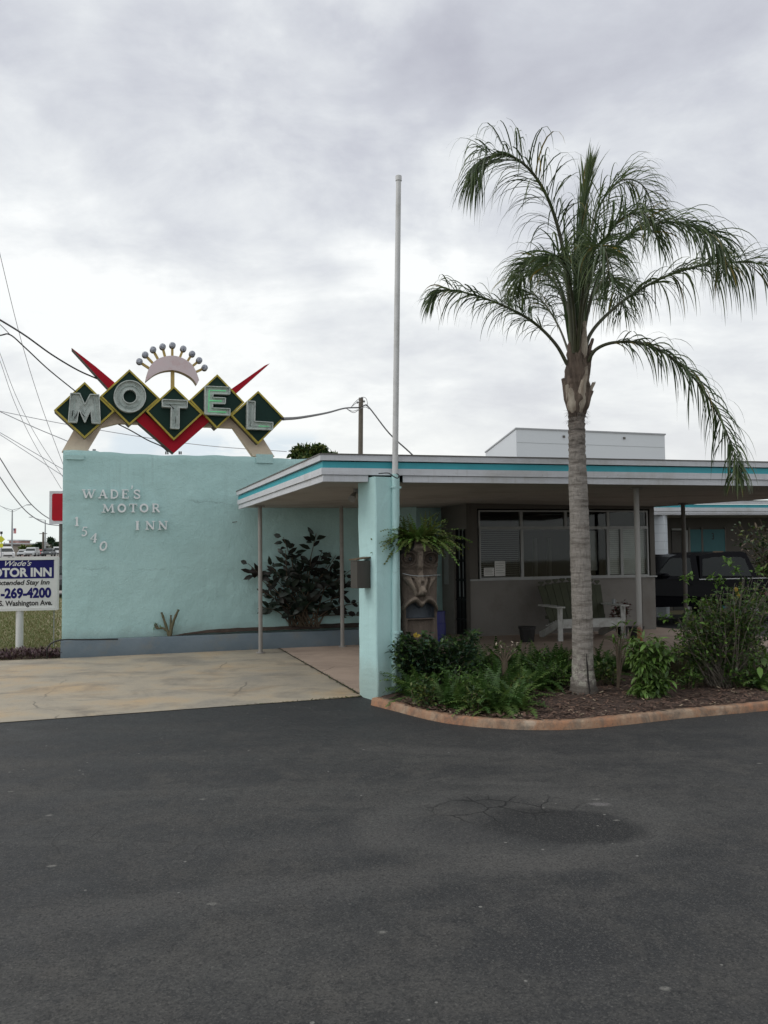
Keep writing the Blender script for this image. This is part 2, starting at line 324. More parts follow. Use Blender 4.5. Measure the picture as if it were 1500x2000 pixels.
M['apron'] = concrete('stained_driveway_concrete', [(.41, .30, .18), (.34, .295, .225), (.24, .22, .185)], (.145, .13, .11))
M['porch'] = concrete('pinkish_porch_concrete', [(.44, .34, .27), (.39, .30, .24), (.34, .26, .21)], (.27, .205, .165))
M['curb'] = concrete('orange_stained_curb', [(.42, .17, .08), (.30, .17, .10), (.36, .28, .2)], (.10, .085, .07), .9, 3)
def curbm():
    m = M['curb']; n = m.node_tree; b = n.nodes['Principled BSDF']; base = b.inputs['Base Color'].links[0].from_socket; o = objc(n)
    c = mixc(n, ramp(n, noise_n(n, o, 1.9, 5, .6, .2), [(.60, 0), (.66, .5)]), base, (.46, .40, .32)); c = mixc(n, ramp(n, noise_n(n, o, 5, 7, .75), [(.52, 0), (.66, .8)]), c, (.12, .10, .08))
    lk(n, c, b.inputs['Base Color'])
curbm()
M['lawn'] = mat('lawn_soil', (.16, .155, .075), (.23, .19, .12), 3, .9, .5, 60, dirt=(.24, .19, .12), dscale=.8)
M['blade1'] = leafm('dry_grass_blade', (.24, .225, .11), (.18, .18, .08))
M['blade2'] = leafm('green_grass_blade', (.15, .18, .06), (.11, .15, .045))
M['mulch'] = mat('dark_bark_mulch', (.070, .040, .028), (.035, .022, .017), 18, .95, 1, 60, dirt=(.15, .10, .075), dscale=7)
M['chip1'] = mat('brown_bark_chip', (.13, .075, .05), (.07, .04, .03), 12, .9)
M['chip2'] = mat('pale_straw_chip', (.36, .29, .2), (.22, .17, .12), 12, .9)
M['road'] = mat('far_road_surface', (.28, .26, .24), (.22, .21, .2), .5, .85)
# ---------------------------------------------------------------- mesh builder
ORG = {}
class MB:
    def __init__(s): s.v = []; s.f = []; s.mi = []; s.M = None; s.sm = []
    def add(s, vs, fs, mi=0, sm=False):
        k = len(s.v)
        for p in vs:
            p = V(p); s.v.append(s.M @ p if s.M else p)
        for f in fs: s.f.append([k+i for i in f]); s.mi.append(mi); s.sm.append(sm)
    def box(s, c, d, mi=0, rz=0):
        x, y, z = d[0]/2, d[1]/2, d[2]/2; m = Matrix.Rotation(rz, 3, 'Z'); c = V(c)
        s.add([c+m @ V(q) for q in ((-x, -y, -z), (x, -y, -z), (x, y, -z), (-x, y, -z), (-x, -y, z), (x, -y, z), (x, y, z), (-x, y, z))],
              [(0, 3, 2, 1), (4, 5, 6, 7), (0, 1, 5, 4), (1, 2, 6, 5), (2, 3, 7, 6), (3, 0, 4, 7)], mi)
    def prism(s, poly, vec, mi=0, side=None):
        n = len(poly); vec = V(vec); a = [V(p) for p in poly]
        s.add(a+[p+vec for p in a], [list(range(n)), list(range(2*n-1, n-1, -1))], mi)
        s.add(a+[p+vec for p in a], [(i, i+n, (i+1) % n+n, (i+1) % n) for i in range(n)], mi if side is None else side)
    def fbox(s, fr, a0, a1, z0, z1, o0, o1, mi=0):      # box in an upright plane frame
        s.prism([fr.pt(a0, z0, o0), fr.pt(a1, z0, o0), fr.pt(a1, z1, o0), fr.pt(a0, z1, o0)], fr.n*(o1-o0), mi)
    def tube(s, path, rad, n=8, mi=0, sm=True, caps=True):
        path = [V(p) for p in path]; rs = rad if isinstance(rad, (list, tuple)) else [rad]*len(path)
        t0 = (path[1]-path[0]).normalized(); u = t0.cross(V((0, 1, 0)) if abs(t0.y) < .9 else V((1, 0, 0))).normalized(); vs = []
        for i, p in enumerate(path):
            t = (path[min(i+1, len(path)-1)]-path[max(i-1, 0)]).normalized(); u = (u-t*u.dot(t)).normalized(); w = t.cross(u)
            for k in range(n): a = 2*pi*k/n; vs.append(p+(u*cos(a)+w*sin(a))*rs[i])
        fs = [(i*n+k, i*n+(k+1) % n, (i+1)*n+(k+1) % n, (i+1)*n+k) for i in range(len(path)-1) for k in range(n)]
        s.add(vs, fs, mi, sm)
        if caps: s.add(vs[:n], [list(range(n))[::-1]], mi); s.add(vs[-n:], [list(range(n))], mi)
    def sphere(s, c, r, mi=0, n=10, m=7):
        c = V(c); r = r if isinstance(r, (tuple, list)) else (r, r, r); vs = []
        for i in range(m+1):
            ph = pi*i/m
            for k in range(n): a = 2*pi*k/n; vs.append(c+V((r[0]*sin(ph)*cos(a), r[1]*sin(ph)*sin(a), r[2]*cos(ph))))
        s.add(vs, [(i*n+k, (i+1)*n+k, (i+1)*n+(k+1) % n, i*n+(k+1) % n) for i in range(m) for k in range(n)], mi, True)
    def leaf(s, p, d, up, L, W, mi=0, droop=.3, fold=.2):   # pointed oval leaf, folded at the midrib
        d = d.normalized(); sd = d.cross(up)
        if sd.length < .05: sd = V((1, 0, 0))
        sd.normalize(); nn = sd.cross(d)
        q = lambda t, w: p+d*(L*t)-nn*(droop*L*t*t)+sd*w*W*.5+nn*(abs(w)*W*fold)
        vs = [q(0, 0), q(.3, -.85), q(.3, 0), q(.3, .85), q(.65, -.8), q(.65, 0), q(.65, .8), q(1, 0)]
        s.add(vs, [(0, 2, 1), (0, 3, 2), (1, 2, 5, 4), (2, 3, 6, 5), (4, 5, 7), (5, 6, 7)], mi, True)
    def blade(s, p, d, nrm, L, W, mi=0, g=.5, seg=4, taper=1., kink=0):    # strap bending under its weight
        p = V(p); d = d.normalized(); vs = []; sd = d.cross(nrm)
        if sd.length < .05: sd = d.cross(V((1, 0, 0)))
        sd.normalize()
        for i in range(seg+1):
            t = i/seg; w = W*.5*(min(1, .45+2.2*t) if t < .35 else 1-((t-.35)/.65)**1.6*.95*taper)
            vs += [p-sd*w, p+sd*w]; p = p+d*(L/seg); d = (d+V((0, 0, -g/seg*(1 if not kink else .25+2.4*t)))).normalized()
        s.add(vs, [(2*i, 2*i+1, 2*i+3, 2*i+2) for i in range(seg)], mi, True)
    def build(s, name, mats, parent=None, shade=None):
        me = bpy.data.meshes.new(name); org = ORG.get(parent, V((0, 0, 0))) if parent else V((0, 0, 0))
        me.from_pydata([p-org for p in s.v], [], s.f)
        for m in (mats if isinstance(mats, (list, tuple)) else [mats]): me.materials.append(M[m] if isinstance(m, str) else m)
        me.polygons.foreach_set('material_index', s.mi); me.polygons.foreach_set('use_smooth', s.sm)
        me.update(); o = bpy.data.objects.new(name, me); COL.objects.link(o)
        if parent: o.parent = parent; ORG[o] = org
        return o
def tag(o, label=None, cat=None, group=None, kind=None):
    for k, v in (('label', label), ('category', cat), ('group', group), ('kind', kind)):
        if v: o[k] = v
    return o
def thing(name, label, cat, loc, group=None):
    o = bpy.data.objects.new(name, None); COL.objects.link(o); o.location = loc; ORG[o] = V(loc); o.empty_display_size = .2
    return tag(o, label, cat, group)
def dup(root, loc, rz=0, sc=1, label=None):
    r = root.copy(); COL.objects.link(r); r.location = loc; r.rotation_euler = (0, 0, rz); r.scale = (sc, sc, sc)
    if label: r['label'] = label
    for ch in list(root.children):
        c = ch.copy(); COL.objects.link(c); c.parent = r
        for g in list(ch.children):
            d = g.copy(); COL.objects.link(d); d.parent = c
    return r
def spline(pts, n):
    pts = [V(p) for p in pts]; q = [pts[0]*2-pts[1]]+pts+[pts[-1]*2-pts[-2]]; out = []; m = len(pts)-1
    for i in range(n+1):
        t = i/n*m; k = min(int(t), m-1); u = t-k; a, b, c, d = q[k:k+4]
        out.append(.5*((2*b)+(c-a)*u+(2*a-5*b+4*c-d)*u*u+(3*b-a-3*c+d)*u**3))
    return out
def text_into(mb, fr, string, box, off, depth, mi=0, bold=0., shear=0.):
    cu = bpy.data.curves.new('t', 'FONT'); cu.body = string; cu.extrude = 0; cu.offset = bold; cu.shear = shear; cu.resolution_u = 4
    o = bpy.data.objects.new('t', cu); me = bpy.data.meshes.new_from_object(o)
    vs = [v.co.copy() for v in me.vertices]; fs = [list(p.vertices) for p in me.polygons]
    x0 = min(v.x for v in vs); x1 = max(v.x for v in vs); y0 = min(v.y for v in vs); y1 = max(v.y for v in vs)
    a0, z1 = fr.uv(box[0], box[1]); a1, z0 = fr.uv(box[2], box[3])
    P = [fr.pt(a0+(v.x-x0)/(x1-x0)*(a1-a0), z0+(v.y-y0)/(y1-y0)*(z1-z0), off+depth) for v in vs]
    mb.add(P, fs, mi)
    if depth > .004:                                   # side walls
        ed = {}
        for f in fs:
            for i in range(len(f)):
                e = (f[i], f[(i+1) % len(f)]); ed[e] = 1
        bd = [e for e in ed if (e[1], e[0]) not in ed]
        k = len(P); P2 = P+[p-fr.n*depth for p in P]
        mb.add(P2, [(e[0], e[0]+k, e[1]+k, e[1]) for e in bd], mi)
    bpy.data.objects.remove(o); bpy.data.curves.remove(cu); bpy.data.meshes.remove(me)
# ---------------------------------------------------------------- world and light
w = bpy.data.worlds.new('World'); S.world = w; w.use_nodes = True; n = w.node_tree; n.nodes.clear()
sky = nd(n, 'ShaderNodeTexSky', sky_type='NISHITA'); sky.sun_disc = False; sky.sun_elevation = radians(52); sky.sun_rotation = radians(-118)
bg1 = nd(n, 'ShaderNodeBackground'); bg1.inputs[1].default_value = .07; lk(n, sky.outputs[0], bg1.inputs[0])
tc = nd(n, 'ShaderNodeTexCoord'); sx = nd(n, 'ShaderNodeSeparateXYZ'); lk(n, tc.outputs['Generated'], sx.inputs[0])
z = mth(n, 'MAXIMUM', sx.outputs[2], 0.0)
den = mth(n, 'ADD', z, .30)
cx = nd(n, 'ShaderNodeCombineXYZ'); lk(n, mth(n, 'DIVIDE', sx.outputs[0], den), cx.inputs[0]); lk(n, mth(n, 'DIVIDE', sx.outputs[1], den), cx.inputs[1])
cx.inputs[2].default_value = 3.7
cl = noise_n(n, cx.outputs[0], 1.55, 14, .55, .25)
mp2 = nd(n, 'ShaderNodeMapping'); mp2.inputs['Scale'].default_value = (.9, 1.25, 1); mp2.inputs['Location'].default_value = (1.7, 4.2, 0); lk(n, cx.outputs[0], mp2.inputs[0])
cl2 = noise_n(n, mp2.outputs[0], 3.6, 14, .62, .3)
def dblob(px, py, rad, soft):
    d = ray(px, py).normalized(); vm = nd(n, 'ShaderNodeVectorMath', operation='DOT_PRODUCT'); vm.inputs[1].default_value = d
    nz = nd(n, 'ShaderNodeTexNoise'); nz.inputs['Scale'].default_value = 4; nz.inputs['Detail'].default_value = 8; lk(n, tc.outputs['Generated'], nz.inputs[0])
    lk(n, mixc(n, .16, tc.outputs['Generated'], nz.outputs['Color'], 'ADD'), vm.inputs[0])
    nrm = nd(n, 'ShaderNodeMapRange'); of_ = .08*(d.x+d.y+d.z); nrm.inputs[1].default_value = cos(radians(rad))+of_; nrm.inputs[2].default_value = cos(radians(rad-soft))+of_+.004
    nrm.interpolation_type = 'SMOOTHSTEP'; lk(n, vm.outputs['Value'], nrm.inputs[0]); return nrm.outputs[0]
val = mth(n, 'ADD', mth(n, 'MULTIPLY', cl, .66), mth(n, 'MULTIPLY', cl2, .34))
val = mth(n, 'SUBTRACT', val, mth(n, 'MULTIPLY', dblob(540, 170, 12, 9), .10))
val = mth(n, 'SUBTRACT', val, mth(n, 'MULTIPLY', dblob(1050, 20, 13, 10), .05))
val = mth(n, 'ADD', val, mth(n, 'MULTIPLY', dblob(950, 640, 14, 12), .06))
val = mth(n, 'ADD', val, mth(n, 'MULTIPLY', dblob(60, 850, 14, 12), .06))
val = mth(n, 'ADD', val, mth(n, 'MULTIPLY', dblob(130, 330, 12, 10), .06))
cc = ramp(n, val, [(.26, (.48, .49, .56)), (.40, (.61, .63, .69)), (.475, (.725, .75, .79)), (.54, (.84, .865, .885)), (.60, (.98, 1.0, 1.0))])
el = ramp(n, sx.outputs[2], [(0, 1), (.06, .85), (.20, .3), (.36, 0)])
cc = mixc(n, mth(n, 'MULTIPLY', el, .72), cc, (.97, .975, .93))
lo = ramp(n, sx.outputs[2], [(0, 1), (.05, .8), (.085, 0)]); cc = mixc(n, mth(n, 'MULTIPLY', lo, .75), cc, (.80, .88, .87))
bp = mth(n, 'MULTIPLY', mth(n, 'MULTIPLY', dblob(330, 880, 9, 6), ramp(n, sx.outputs[2], [(.10, 0), (.112, 1), (.133, 1), (.148, 0)])), ramp(n, cl2, [(.38, 0), (.52, .6)])); cc = mixc(n, bp, cc, (.58, .70, .80))
ov = ramp(n, sx.outputs[2], [(0, .0), (.56, .0), (.9, 1)]); ovs = mth(n, 'ADD', 1.0, mth(n, 'MULTIPLY', ov, .1))
bg2 = nd(n, 'ShaderNodeBackground'); lk(n, cc, bg2.inputs[0]); lk(n, mth(n, 'MULTIPLY', ovs, 1.06), bg2.inputs[1])
mx = nd(n, 'ShaderNodeMixShader'); mx.inputs[0].default_value = .94; lk(n, bg1.outputs[0], mx.inputs[1]); lk(n, bg2.outputs[0], mx.inputs[2])
wo = nd(n, 'ShaderNodeOutputWorld'); lk(n, mx.outputs[0], wo.inputs[0])
ld = bpy.data.lights.new('sun', 'SUN'); ld.energy = 1.15; ld.angle = radians(25); ld.color = (1, .97, .93)
lo_ = bpy.data.objects.new('sun', ld); COL.objects.link(lo_)
sd = V((-.95, -.28, .95)).normalized(); lo_.rotation_euler = sd.to_track_quat('Z', 'Y').to_euler(); lo_.location = (0, 0, 20)
S.view_settings.view_transform = 'Standard'; S.view_settings.look = 'None'; S.view_settings.gamma = 1; S.view_settings.use_curve_mapping = False
S.view_settings.exposure = 0.0
# ================================================================ GROUND
def sheet(name, pts, z, m, sub=None):
    mb = MB(); mb.add([V((p[0], p[1], z)) for p in pts], [list(range(len(pts)))])
    return tag(mb.build(name, m), kind='structure')
def hgt(x, y):
    t = min(1, max(0, (y-38)/110)); return 1.35*t*t*(3-2*t)
mb = MB(); xs = [-600, -300, -150]+list(range(-100, 101, 5))+[150, 300, 600]; ys = [-60, -20, 0, 6, 10]+list(range(13, 60, 3))+list(range(60, 161, 5))+[220, 400, 900]
mb.add([V((x, y, hgt(x, y))) for y in ys for x in xs], [(j*len(xs)+i, j*len(xs)+i+1, (j+1)*len(xs)+i+1, (j+1)*len(xs)+i) for j in range(len(ys)-1) for i in range(len(xs)-1)], 0, True)
tag(mb.build('ground', 'lawn'), kind='structure')
aL, aR = G(0, 1413), G(705, 1362); k1 = G(118, 1287); lw = G(0, 1291)
dL = (aL-aR).normalized(); far = aL+dL*22
# asphalt lot: everything this side of the apron and the bed, plus the yard behind the office
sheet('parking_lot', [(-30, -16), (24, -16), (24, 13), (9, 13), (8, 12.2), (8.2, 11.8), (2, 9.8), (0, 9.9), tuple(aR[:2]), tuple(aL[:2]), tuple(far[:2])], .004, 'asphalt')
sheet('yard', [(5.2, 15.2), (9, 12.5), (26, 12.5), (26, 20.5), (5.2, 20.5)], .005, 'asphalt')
b0, b1 = G(545, 1268), G(700, 1357)
sheet('driveway', [tuple(far[:2]), tuple(aL[:2]), tuple(aR[:2]), tuple(b1[:2]), tuple(b0[:2]), tuple((b0+(b0-b1)*.2)[:2]), tuple(k1[:2]), tuple((lw+(lw-k1)*.2)[:2]), tuple((lw+(lw-k1)*6)[:2])], .010, 'apron')
sheet('walkway', [tuple(b1[:2]), tuple((aR+V((0, .004, 0)))[:2]), (.1, 9.5), (.6, 11.2), (8.2, 13.1), (5.6, 17.2), (1.2, 17.3), (-.2, 15.2), tuple((b0+(b0-b1)*.2)[:2]), tuple(b0[:2])], .014, 'porch')
mb = MB(); je = (b0-b1).normalized(); js = V((-je.y, je.x, 0))
jp = [b1+(b0-b1)*(i/40)+js*(.006*noise.noise(V((i*.7, 0, 0)))) for i in range(46)]; mb.add([p+js*w_*(.009+.004*noise.noise(V((i, 3, 0))))+V((0, 0, .0185)) for i, p in enumerate(jp) for w_ in (-1, 1)], [(2*i, 2*i+1, 2*i+3, 2*i+2) for i in range(45)])
tag(mb.build('slab_joint', 'crackdark'), kind='structure')
mb = MB()
for i in range(420):
    t = R.random()**1.6; p = b1+(b0-b1)*t+js*R.gauss(0, .012)+V((0, 0, .014)); mb.leaf(p, V((R.gauss(0, 1), R.gauss(0, 1), R.uniform(.1, .8))), V((0, 0, 1)), R.uniform(.012, .035), .012, R.randrange(2))
for i in range(260):
    t = R.random(); p = aR.lerp(aL, t**3*.4)+V((0, R.uniform(0, .03), .01)); mb.leaf(p, V((R.gauss(0, 1), R.gauss(0, 1), R.uniform(.1, .8))), V((0, 0, 1)), R.uniform(.01, .03), .01, R.randrange(2))
tag(mb.build('joint_weeds', ['leaf1', 'stem']), 'tiny weeds growing in the joint between the driveway and the walkway', 'weeds', kind='stuff')
# road far to the left, beyond the lawn
mb = MB(); rr = [(34, 40, .0)]
ry = [33.5, 38]+list(range(43, 160, 5))+[185, 210]
mb.add([V((x, y, hgt(x, y)+.02)) for y in ry for x in (-90, -6, 40)], [(j*3+i, j*3+i+1, j*3+i+4, j*3+i+3) for j in range(len(ry)-1) for i in (0, 1)], 0)
tag(mb.build('road', 'road'), kind='structure')
# grass blades on the lawn (what the sign and wall leave visible)
mb = MB()
for i in range(16000):
    d = 13.6+20*R.random()**1.8; x = -(.385+.10*R.random())*d+R.uniform(-.5, .1)
    if (d-13.17) < (x+5.6)*.29+.3 and x > -5.4: continue
    mb.blade((x, d, hgt(x, d)), V((R.uniform(-.5, .5), R.uniform(-.5, .5), 1)), V((0, 1, 0)), R.uniform(.03, .085), .012+.0006*d, R.choice((0, 0, 1)), .8, 2)
tag(mb.build('grass', ['blade1', 'blade2']), 'patchy lawn of short dry grass between the driveway and the road', 'grass', kind='stuff')
mb = MB()
for i in range(2600):
    t = R.random(); p = lw.lerp(k1, R.uniform(-.8, 1.0)); q = p+V((0, R.random()**1.2*.75, 0)); hh = .05+.09*noise.noise(q*3)+.05
    mb.leaf(q+V((0, 0, R.random()*hh)), V((R.uniform(-1, 1), R.uniform(-1, 1), R.uniform(.1, 1.2))), V((0, 0, 1)), R.uniform(.05, .10), .022, R.choice((0, 0, 0, 1)), .3)
tag(mb.build('ground_cover', ['purple', 'stem']), 'low purplish ground cover along the edge of the driveway', 'ground cover', kind='stuff')
# ---------------------------------------------------------------- planting bed
CP = [(724, 1378), (752, 1385), (785, 1394), (820, 1403), (880, 1415), (960, 1423), (1050, 1427), (1150, 1424), (1300, 1408), (1400, 1398), (1500, 1389), (1640, 1374)]
cg = spline([G(*p) for p in CP], 80)
def offs(path, d):
    out = []
    for i, p in enumerate(path):
        t = (path[min(i+1, len(path)-1)]-path[max(i-1, 0)]).normalized(); out.append(p+V((-t.y, t.x, 0))*d)
    return out
ci = offs(cg, .12); h_ = .08; mb = MB(); nC = len(cg)
def wob(p, s=3., a=.012): return V((noise.noise(p*s)*a, noise.noise(p*s+V((9, 0, 0)))*a, noise.noise(p*s+V((0, 5, 0)))*a))
prof = []
for i in range(nC):
    wv = wob(cg[i]); o = cg[i]+wv
    prof.append([o, o.lerp(ci[i], .08)+V((0, 0, h_*.75)), o.lerp(ci[i], .2)+V((0, 0, h_)), ci[i]+V((0, 0, h_)), ci[i]+V((0, 0, -.01))])
mb.add([p for r_ in prof for p in r_], [(i*5+j, (i+1)*5+j, (i+1)*5+j+1, i*5+j+1) for i in range(nC-1) for j in range(4)], 0, True)
mb.add(prof[0], [[0, 1, 2, 3, 4]])
tag(mb.build('curb', 'curb'), kind='structure')
bl = [G(790, 1310), G(930, 1296), G(1060, 1292), G(1250, 1290), G(1500, 1278), G(1640, 1270)]
bb = spline(bl, 80); mb = MB(); nr = 8
def mz(p): return .05+.03*noise.noise(p*1.3)+.012*noise.noise(p*9)
vs = []
for i in range(nC):
    for j in range(nr+1):
        p = ci[i].lerp(bb[i], j/nr); vs.append(V((p.x, p.y, .03+(mz(p) if 0 < j < nr else .01))))
mb.add(vs, [(i*(nr+1)+j, (i+1)*(nr+1)+j, (i+1)*(nr+1)+j+1, i*(nr+1)+j+1) for i in range(nC-1) for j in range(nr)], 0, True)
tag(mb.build('mulch_bed', 'mulch'), kind='structure')
mb = MB()
for i in range(9000):
    k = R.randrange(12, nC); f = R.random()**1.5; p = ci[k].lerp(bb[k], f)+V((R.uniform(-.08, .08), 0, 0)); p.z = .035+mz(p)+R.random()*.012
    L = R.uniform(.015, .06); a = R.uniform(0, 2*pi); d = V((cos(a), sin(a), R.uniform(-.25, .35))).normalized(); s_ = d.cross(V((0, 0, 1))).normalized()*L*R.uniform(.1, .3)
    if R.random() < .012: L *= 3; s_ *= .4
    mb.add([p-s_, p+s_, p+d*L+s_, p+d*L-s_], [(0, 1, 2, 3)], 1 if R.random() < .09 else 0)
tag(mb.build('bark_chips', ['chip1', 'chip2']), 'loose bark chips and straw scattered over the mulch around the palm', 'bark chips', kind='stuff')
# ================================================================ SIGN WALL
W0 = D(120.5, 1253, 13.29); WALL = PF((W0.x, W0.y), 20.4)
KB = PF(k1, 16.75)
aEnd = 6.15
wall = thing('sign_wall', 'tall teal stucco wall with white raised letters and a motel sign on top', 'wall', WALL.pt(0, 0))
mb = MB()
def wtop(a): return 3.31+.012*sin(a*3)+.006*sin(a*11) - (.0 if a > .55 else -.02)
N_ = 120; NZ = 60; vs = []
for j in range(NZ+1):
    for i in range(N_+1):
        a = aEnd*i/N_; zz = wtop(a)*j/NZ; q = V((a*1.3, 3, zz*1.3))
        off = .011*noise.noise(q)+.006*noise.noise(q*3.1)+.004*noise.noise(q*9)
        if j == NZ: off -= .02
        if i == 0: off -= .012
        vs.append(WALL.pt(a, zz, off))
mb.add(vs, [(j*(N_+1)+i, j*(N_+1)+i+1, (j+1)*(N_+1)+i+1, (j+1)*(N_+1)+i) for j in range(NZ) for i in range(N_)], 0, True)
top = vs[-(N_+1):]; back = [WALL.pt(aEnd*i/N_, wtop(aEnd*i/N_), -.3) for i in range(N_+1)]
mb.add(top+back, [(i, i+1, N_+2+i, N_+1+i) for i in range(N_)], 0)
mb.add([WALL.pt(0, 0, -.012), WALL.pt(0, 0, -.3), WALL.pt(0, 3.33, -.3), WALL.pt(0, 3.33, -.02)], [(0, 1, 2, 3)])
mb.add([WALL.pt(0, 0, -.3), WALL.pt(aEnd, 0, -.3), WALL.pt(aEnd, 3.32, -.3), WALL.pt(0, 3.32, -.3)], [(0, 1, 2, 3)])
mb.build('stucco_body', 'teal', wall)
# metal anchor plates under the arch feet
mb = MB()
for (x0, x1, y0, y1) in ((128, 164, 888, 898), (500, 533, 887, 905)):
    mb = MB(); a0, z1 = WALL.uv(x0, y0); a1, z0 = WALL.uv(x1, y1); mb.fbox(WALL, a0, a1, z0, z1, .0, .024)
    mb.build('anchor_plate', 'teal', wall)
mb = MB(); a0, z0 = WALL.uv(181, 882); mb.fbox(WALL, a0, a0+.05, 3.31, 3.37, -.15, -.05); mb.build('vent_cap', 'galv', wall)
mb = MB(); mb.tube([WALL.pt(2.72, 2.17, .02), WALL.pt(2.80, 2.18, .03)], .006); mb.build('hook', 'stem', wall)
# serif letters
def glyph(ch):
    w = .20; t = .10
    sf = lambda x, y, l=.2: ([(x-l, y), (x+l, y)], t)
    Gs = {
     'W': [([(.08, .95), (.3, .04)], w), ([(.3, .04), (.5, .8)], t), ([(.5, .8), (.7, .04)], w), ([(.7, .04), (.92, .95)], t), sf(.1, .95, .14), sf(.52, .95, .12), sf(.92, .95, .1)],
     'A': [([(.16, .05), (.5, .97)], t), ([(.5, .97), (.82, .05)], w), ([(.3, .35), (.7, .35)], t), sf(.16, .05, .16), sf(.84, .05, .16)],
     'D': [([(.22, .03), (.22, .97)], w), ([(.1, .95), (.5, .95), (.75, .84), (.87, .62), (.87, .38), (.75, .16), (.5, .05), (.1, .05)], .16)],
     'E': [([(.25, .03), (.25, .97)], w), ([(.08, .95), (.88, .95), (.88, .76)], t), ([(.25, .52), (.66, .52)], t), ([(.66, .42), (.66, .62)], .08), ([(.08, .05), (.9, .05), (.9, .26)], t)],
     'S': [([(.84, .68), (.84, .95)], .08), ([(.82, .78), (.68, .92), (.45, .95), (.24, .86), (.2, .7), (.35, .57), (.65, .46), (.84, .32), (.8, .14), (.6, .05), (.35, .06), (.18, .22)], .17), ([(.17, .05), (.17, .3)], .08)],
     "'": [([(.5, .95), (.55, .5), (.35, .05)], .3)],
     'M': [([(.16, .03), (.24, .97)], t), ([(.22, .95), (.5, .15)], w), ([(.5, .15), (.78, .95)], t), ([(.8, .97), (.86, .03)], w), sf(.16, .04, .15), sf(.86, .04, .15), sf(.18, .95, .08), sf(.82, .95, .08)],
     'O': [([(.5+.38*cos(2*pi*i/18), .5+.42*sin(2*pi*i/18)) for i in range(19)], .2)],
     'T': [([(.5, .03), (.5, .95)], w), ([(.08, .72), (.08, .95), (.92, .95), (.92, .72)], t), sf(.5, .04, .2)],
     'R': [([(.24, .03), (.24, .97)], w), ([(.1, .95), (.55, .95), (.76, .86), (.76, .6), (.55, .5), (.24, .5)], .14), ([(.5, .5), (.88, .05)], w), sf(.24, .04, .17), sf(.9, .04, .09)],
     'I': [([(.5, .03), (.5, .97)], .24), sf(.5, .95, .36), sf(.5, .05, .36)],
     'N': [([(.2, .03), (.2, .97)], t), ([(.16, .95), (.8, .06)], w), ([(.82, .03), (.82, .97)], t), sf(.2, .05, .17), sf(.18, .95, .1), sf(.82, .95, .15)],
     '1': [([(.52, .03), (.52, .97)], .2), ([(.52, .95), (.2, .8)], t), sf(.5, .04, .3)],
     '5': [([(.8, .95), (.28, .93), (.22, .56), (.5, .62), (.75, .5), (.78, .28), (.6, .08), (.35, .05), (.15, .15)], .14)],
     '4': [([(.68, .03), (.68, .97)], .18), ([(.68, .95), (.1, .32), (.95, .32)], .11), sf(.68, .04, .18)],
     '0': [([(.5+.34*cos(2*pi*i/16), .5+.43*sin(2*pi*i/16)) for i in range(17)], .17)]}
    return Gs[ch]
def put_glyph(ch, box, dep=.035, tilt=0):
    mb = MB(); a0, z1 = WALL.uv(box[0], box[1]); a1, z0 = WALL.uv(box[2], box[3]); hh = z1-z0; ww = a1-a0; ca, cz = (a0+a1)/2, (z0+z1)/2
    for k, (pl, wd) in enumerate(glyph(ch)):
        pts = [((p[0]-.5)*ww, (p[1]-.5)*hh) for p in pl]; hw = wd*hh*.5
        if tilt: c_, s_ = cos(tilt), sin(tilt); pts = [(x*c_-y*s_, x*s_+y*c_) for x, y in pts]
        L_, R_ = [], []; closed = (pl[0] == pl[-1])
        for i, (x, y) in enumerate(pts):
            p0 = pts[i-1] if i else (pts[-2] if closed else pts[0]); p1 = pts[i+1] if i < len(pts)-1 else (pts[1] if closed else pts[-1])
            tx, ty = p1[0]-p0[0], p1[1]-p0[1]; l = sqrt(tx*tx+ty*ty) or 1; nx, ny = -ty/l*hw, tx/l*hw
            L_.append((x+nx, y+ny)); R_.append((x-nx, y-ny))
        o1 = .018+dep+k*.0012
        for i in range(len(pts)-1):
            q = [L_[i], L_[i+1], R_[i+1], R_[i]]
            mb.prism([WALL.pt(ca+u, cz+v, o1) for u, v in q], WALL.n*-dep)
    return mb.build('letter', 'offwhite', wall)
def cb(x0, x1, y0, y1): return (x0/3.75, 880+y0/3.75, x1/3.75, 880+y1/3.75)
for ch, b in (('W', (603, 697, 286, 352)), ('A', (718, 788, 286, 352)), ('D', (803, 868, 288, 352)), ('E', (888, 944, 286, 353)), ("'", (955, 977, 256, 284)), ('S', (972, 1030, 288, 354)),
              ('M', (742, 840, 392, 455)), ('O', (858, 924, 390, 454)), ('T', (943, 1006, 390, 453)), ('O', (1020, 1087, 390, 454)), ('R', (1108, 1170, 390, 453)),
              ('I', (988, 1022, 516, 582)), ('N', (1060, 1136, 516, 580)), ('N', (1154, 1228, 516, 580))): put_glyph(ch, cb(*b))
for ch, b, t in (('1', (540, 585, 484, 553), 0), ('5', (594, 645, 558, 628), -.12), ('4', (660, 714, 603, 672), -.12), ('0', (726, 788, 664, 734), -.3)): put_glyph(ch, cb(*b), .02, t)
